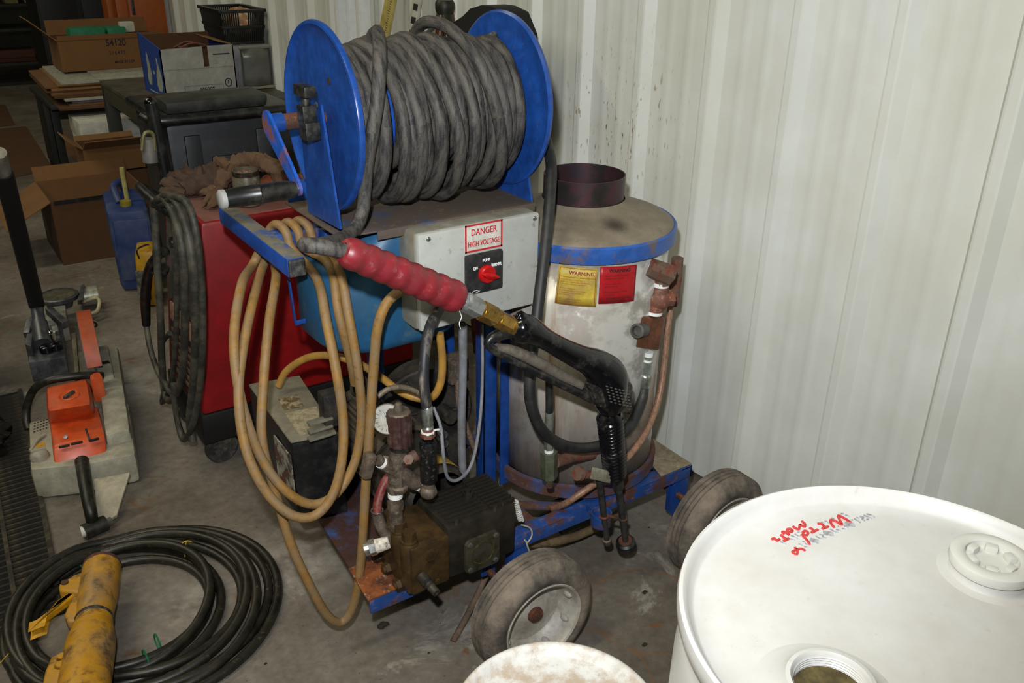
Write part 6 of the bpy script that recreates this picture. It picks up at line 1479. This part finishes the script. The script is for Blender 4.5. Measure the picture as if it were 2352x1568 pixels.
# ---- white boxes under the table
for lo, hi, lb in (((.925, 6.02, .001), (1.275, 6.36, .515), 'plain white box standing on the floor in front of the dark desk'), ((1.295, 6.04, .001), (1.63, 6.36, .525), 'plain white box standing behind the steel table end')):
    w_ = root('white_box', ((lo[0]+hi[0])/2, (lo[1]+hi[1])/2, 0), lb, 'box')
    MB().box(lo, (hi[0], hi[1], hi[2]-.08), .004).build('box_body', WHITEBOARD, w_)
    MB().box((lo[0]-.006, lo[1]-.006, hi[2]-.10), (hi[0]+.006, hi[1]+.006, hi[2]), .004).build('box_lid', WHITEBOARD, w_)
# ---- brown boxes between table and jerrycan
carton('brown_carton', (.79, 5.45, .001), (1.19, 5.75, .330), CARDD, 'low dark brown carton on the floor in front of the white boxes', [], None)
carton('small_carton', (.83, 5.47, .336), (1.15, 5.70, .475), CARD, 'small tan carton with open flaps on the low dark brown carton', [('-y', .13, 62), ('-x', .10, 50, CARDL), ('+y', .03, 12, CARDL)], CARDD)
bc_ = carton('big_carton', (.555, 4.95, .001), (1.03, 5.42, .34), CARDD, 'big open brown carton on the floor beside the blue jerrycan', [('-x', .25, 118, CARD), ('+y', .08, 30, CARD)], CARD)
MB().box((.57, 4.944, .322), (1.03, 4.951, .342)).build('black_tape', BLACKP, bc_)
ec_ = V((.87, 4.9485, .255)); MB().tube([ec_+V((math.cos(t)*.035, 0, math.sin(t)*.035)) for t in [2*PI*i/20 for i in range(20)]], .004, 6, 1, True).ball(ec_, .018, 10, 6, (1, .1, 1)).build('printed_emblem', mat('faded_print', '4a3520', .9), bc_)
# ---- blue jerrycan with hose, yellow jug
JC = mat('blue_jerrycan', '16306a', .55, dirt='4a5364', amt=.28, scale=7, edge=.2)
jc_ = root('jerrycan', (.84, 4.55, 0), 'blue plastic jerrycan with a yellow hose stub beside the open carton', 'jerrycan')
MB().hexa([(.725, 4.40, .002), (.90, 4.36, .002), (.95, 4.68, .002), (.775, 4.72, .002), (.715, 4.40, .40), (.90, 4.36, .40), (.95, 4.68, .43), (.765, 4.72, .43)], .03).build('can_body', JC, jc_)
MB().hexa([(.735, 4.386, .06), (.885, 4.354, .06), (.885, 4.37, .06), (.735, 4.40, .06), (.735, 4.386, .36), (.885, 4.354, .36), (.885, 4.37, .36), (.735, 4.40, .36)], .006).build('can_panel', JC, jc_)
MB().tube([(.80, 4.50, .41), (.80, 4.58, .47), (.85, 4.66, .47), (.87, 4.67, .42)], .018, 10, 4).build('can_handle', JC, jc_)
MB().tube([pY(292, 458, 4.50), pY(285, 420, 4.50), pY(279, 385, 4.50)], .011, 10, 4).build('hose_stub', mat('pale_yellow_tube', 'a8a060', .5), jc_)
MB().cyl((.82, 4.46, .40), (.82, 4.46, .43), .025, n=18).build('can_cap', mat('olive_cap', '8a7a1e', .5), jc_)
jy = root('oil_jug', (.83, 4.16, 0), 'small yellow plastic jug with a black wire handle beside the blue jerrycan', 'jug')
MB().hexa([(.745, 4.16, .002), (.84, 4.12, .002), (.90, 4.30, .002), (.80, 4.33, .002), (.765, 4.16, .27), (.84, 4.13, .27), (.89, 4.29, .27), (.81, 4.32, .27)], .022).build('jug_body', mat('yellow_jug', 'b88a14', .45, dirt='8d6c20', amt=.35, scale=12), jy)
MB().hexa([(.748, 4.15, .04), (.80, 4.13, .04), (.80, 4.14, .04), (.75, 4.162, .04), (.755, 4.152, .18), (.80, 4.134, .18), (.80, 4.145, .18), (.755, 4.165, .18)], .002).build('jug_label', mat('dark_jug_label', '3a3a34', .6, dirt='7a7a70', amt=.35, scale=30), jy)
MB().tube([(.78, 4.15, .24), (.775, 4.14, .285), (.82, 4.16, .295), (.84, 4.2, .28)], .004, 6, 5).build('jug_wire', BLACKP, jy)
# ---- cardboard sheets on the floor
def fsheet(px, m, lb, z=.004):
    top = [pZ(x, y, z) for x, y in px]
    o = MB().prism([V((p.x, p.y, .0008)) for p in top], (0, 0, z-.0008)).build('cardboard_sheet', m); tag(o, lb, 'cardboard'); return o
fsheet([(-60, 300), (60, 290), (123, 388), (-60, 425)], CARDD, 'wide flat cardboard sheet lying on the open concrete floor')
fsheet([(-60, 240), (12, 240), (35, 287), (-60, 296)], CARDD, 'flat cardboard sheet lying beyond the wide one on the floor')
fsheet([(112, 312), (152, 305), (182, 352), (180, 372)], CARD, 'flat cardboard piece on the floor beside the white box')
# ---- cabinets at the far end
OC = mat('orange_cabinet_paint', 'a8551a', .5, dirt='8d4716', amt=.35, scale=4)
oc_ = root('orange_cabinet', (1.70, 7.66, 0), 'tall orange steel cabinet against the ribbed wall at the back', 'cabinet')
MB().box((1.53, 7.42, .0), (1.88, 7.9, 1.95), .004).build('cabinet_body', OC, oc_)
MB().box((1.615, 7.40, .08), (1.875, 7.42, 1.92), .004).build('cabinet_door', OC, oc_)
MB().box((1.53, 7.405, .05), (1.605, 7.42, 1.95), .003).build('cabinet_frame', OC, oc_)
MB().box((1.635, 7.392, 1.0), (1.655, 7.402, 1.12), .002).build('door_handle', SWV, oc_)
oc2_ = root('orange_post', (1.49, 7.45, 0), 'narrow orange steel post standing beside the orange cabinet', 'post')
MB().box((1.475, 7.43, 0), (1.505, 7.46, 2.0), .002).build('post_web', OC, oc2_)
MB().box((1.462, 7.42, 0), (1.52, 7.47, .008), .001).build('post_foot', OC, oc2_)
bcab = root('black_cabinet', (1.6, 9.2, 0), 'large black cabinet at the dark end of the shop', 'cabinet')
BCM = mat('black_cabinet_paint', '0e100f', .5)
MB().box((1.22, 9.0, .0), (1.88, 9.6, 2.1), .005).build('cabinet_body', BCM, bcab)
for x in (1.23, 1.575): MB().box((x, 8.985, .05), (x+.30, 9.0, 2.05), .003).build('cabinet_door', BCM, bcab)
MB().box((1.60, 8.975, 1.0), (1.62, 8.985, 1.15), .002).build('door_handle', SWV, bcab)
shf = root('dark_shelving', (1.2, 11.4, 0), 'dark shelving unit with odds and ends at the far end', 'shelf')
SHM = mat('dark_shelf_steel', '23241c', .6)
for x in (.6, 1.66):
    for y in (11.05, 11.55): MB().box((x-.03, y-.03, 0), (x+.03, y+.03, 1.9), .002).build('shelf_post', SHM, shf)
for z in (.22, .56, .80, 1.2, 1.6): MB().box((.6, 11.03, z), (1.66, 11.57, z+.03), .002).build('shelf_board', SHM, shf)
for i, (xa, xb_, z, h, c) in enumerate(((.75, 1.0, .83, .08, '7a2a1c'), (1.05, 1.12, .59, .2, '7d7a58'), (1.22, 1.34, .83, .33, '77704a'), (1.40, 1.46, .83, .33, '6e6a4c'), (.9, 1.4, .25, .12, '4a2418'), (.7, .86, .59, .10, '6a6a52'), (1.1, 1.5, 1.23, .2, '3a3a30'))):
    o = MB().box((xa, 11.1, z+.001), (xb_, 11.4, z+h), .006).box((xa+.01, 11.09, z+h*.4), (xb_-.01, 11.1, z+h*.7)).build('stored_box', mat('stored_%d' % i, c, .7))
    tag(o, ('dull red box', 'upright olive tin', 'tall khaki box', 'narrow khaki box', 'flat dark red crate', 'small grey-green box', 'wide dark box')[i]+' on the dark shelving at the far end', 'box', 'stores on the dark shelving')
# ================================================================== things leaning on the wall behind the reel
WX = 1.96
PVC = mat('white_plastic_pipe', 'e3e5e2', .4, fine=.03)
for i, (x, lb) in enumerate(((787, 'white square downpipe'), (812, 'slim grey-white trim strip'), (836, 'wide white trim strip'))):
    a = pX(x, 140, 1.85); w_ = (.042, .022, .05)[i]
    o = MB().box((1.832, a.y-w_/2, .001), (1.884, a.y+w_/2, 2.9), .004).box((1.825, a.y-w_/2-.004, .001), (1.832, a.y-w_/2+.006, 2.9)).build('wall_trim_strip', PVC); tag(o, lb+' standing upright against the ribbed wall', 'trim strip', 'strips standing against the wall')
RULE = mat('pale_yellow_rule', 'b3a35c', .5, dirt='9a8a4c', amt=.35, scale=10)
b0 = pX(862, 180, 1.80); t0 = pX(905, -40, 1.86)
ru = root('measuring_staff', (b0.x, b0.y, 0), 'pale yellow measuring staff with black ticks leaning on the wall', 'measuring staff')
dirr = (t0-b0).normalized(); foot = b0-dirr*(b0.z/dirr.z)+dirr*.004; tip = b0+dirr*.42
nrm = V((0, 1, 0))-dirr*dirr.y; nrm.normalize()
MB().bar(foot, tip, .012, .085, .002, up=(0, 1, 0)).build('staff_blade', RULE, ru)
tk = MB(); outw = dirr.cross(nrm).normalized(); outw = outw if outw.x < 0 else -outw
sgn = 1
for i in range(52):
    c = b0+dirr*(-.15+i*.010)+outw*.0062-nrm*(.018)
    tk.bar(c-nrm*.006, c+nrm*(.006 if i % 5 else .014), .0022, .0012, 0, up=outw)
tk.build('scale_ticks', BLACKINK, ru)
b0 = pX(938, 130, 1.82); t0 = pX(962, -20, 1.87)
st_ = root('survey_staff', (b0.x, b0.y, 0), 'black and white banded survey staff leaning on the wall', 'survey staff')
dirr = (t0-b0).normalized(); foot = b0-dirr*(b0.z/dirr.z)+dirr*.004; tip = b0+dirr*.42; nrm = V((0, 1, 0))-dirr*dirr.y; nrm.normalize(); outw = dirr.cross(nrm).normalized(); outw = outw if outw.x < 0 else -outw
MB().bar(foot, tip, .016, .055, .002, up=(0, 1, 0)).build('staff_blade', mat('dirty_white_staff', 'b5b4a4', .5), st_)
for i in range(12):
    c = b0+dirr*(-.22+i*.052)+outw*.0085-nrm*.008
    MB().bar(c-dirr*.013, c+dirr*.013, .0014, .036, 0, up=nrm).build('black_band', BLACKINK, st_)
# dark tripod head and padded strap behind the reel
tr_ = root('tripod', pX(1030, 120, 1.78), 'old brown wooden tripod with a dark metal head leaning on the wall', 'tripod'); tr_.location.z = 0; WL[tr_.name].z = 0
th_ = pX(1022, 20, 1.76)
DKM2 = mat('dark_tripod_metal', '24241c', .5, .3, dirt='3d3a2a', amt=.3, scale=30); BRW = mat('varnished_brown_wood', '5a3418', .35, dirt='3d2412', amt=.4, scale=18)
for dx, dy in ((-.02, .10), (.06, -.12), (-.14, -.03)):
    MB().tube([th_+V((dx*.15, dy*.15, -.02)), V((th_.x+dx, th_.y+dy, .004))], .017, 10, 0).build('tripod_leg', BRW, tr_)
MB().lathe([(0, .03), (.03, .03), (.036, .02), (.036, 0), (.028, -.03), (.02, -.06), (0, -.06)], th_, (0, 0, 1), 20).build('tripod_head', DKM2, tr_)
MB().tube([th_+V((0, 0, -.01)), th_+V((-.01, -.05, -.06)), th_+V((0, -.09, -.09))], [.02, .022, .014], 10, 4).build('tripod_clamp', DKM2, tr_)
MB().bar(th_+V((-.01, .02, -.04)), th_+V((-.02, .09, -.09)), .02, .012, .003).build('tripod_lever', mat('grey_lever', '6a6a60', .5, .4), tr_)
ck = root('padded_case', pX(1100, 60, 1.70), 'black padded shoulder strap and case behind the right reel flange', 'case'); ck.location.z = 0; WL[ck.name].z = 0
cx_ = pX(1130, 130, 1.75)
pts_ = [pX(x, y, 1.66) for x, y in ((1040, 52), (1062, 38), (1080, 20), (1105, 12), (1130, 15), (1160, 30), (1180, 80), (1180, 230), (1060, 230), (1045, 120))]
MB().prism(pts_, (.09, 0, 0)).build('case_body', mat('black_cordura', '0e0f0d', .8), ck)
lo_ = min(p.z for p in pts_); yy_ = (pts_[7].y+pts_[8].y)/2
MB().box((1.68, yy_-.05, 0), (1.73, yy_+.05, lo_+.01), .01).build('case_leg', 'black_cordura', ck)
# small grit and leaf bits on the concrete
BIT = mat('dark_debris', '2a241c', .9); 
for i, (x, y, s) in enumerate(((880, 1440, .011), (1480, 1362, .006), (1480, 1482, .0055), (1490, 1212, .003), (985, 1500, .0025), (610, 1525, .003))):
    p = pZ(x, y, 0)
    o = lump((p.x, p.y, s*.35), s*1.3, s*.8, s*.5, .5, 3, 10, 7, False).build('debris_bit', BIT, base=True); o.location.z = .0003
    tag(o, 'small dark scrap of debris on the concrete '+('in front of the yellow cord loop', 'between the front wheel and the white drum', 'beside the white pail near the drum', 'beside the lance tip and the far wheel', 'near the end of the brown drain pipe', 'at the edge of the black hose coil')[i], 'debris', 'debris on the floor')
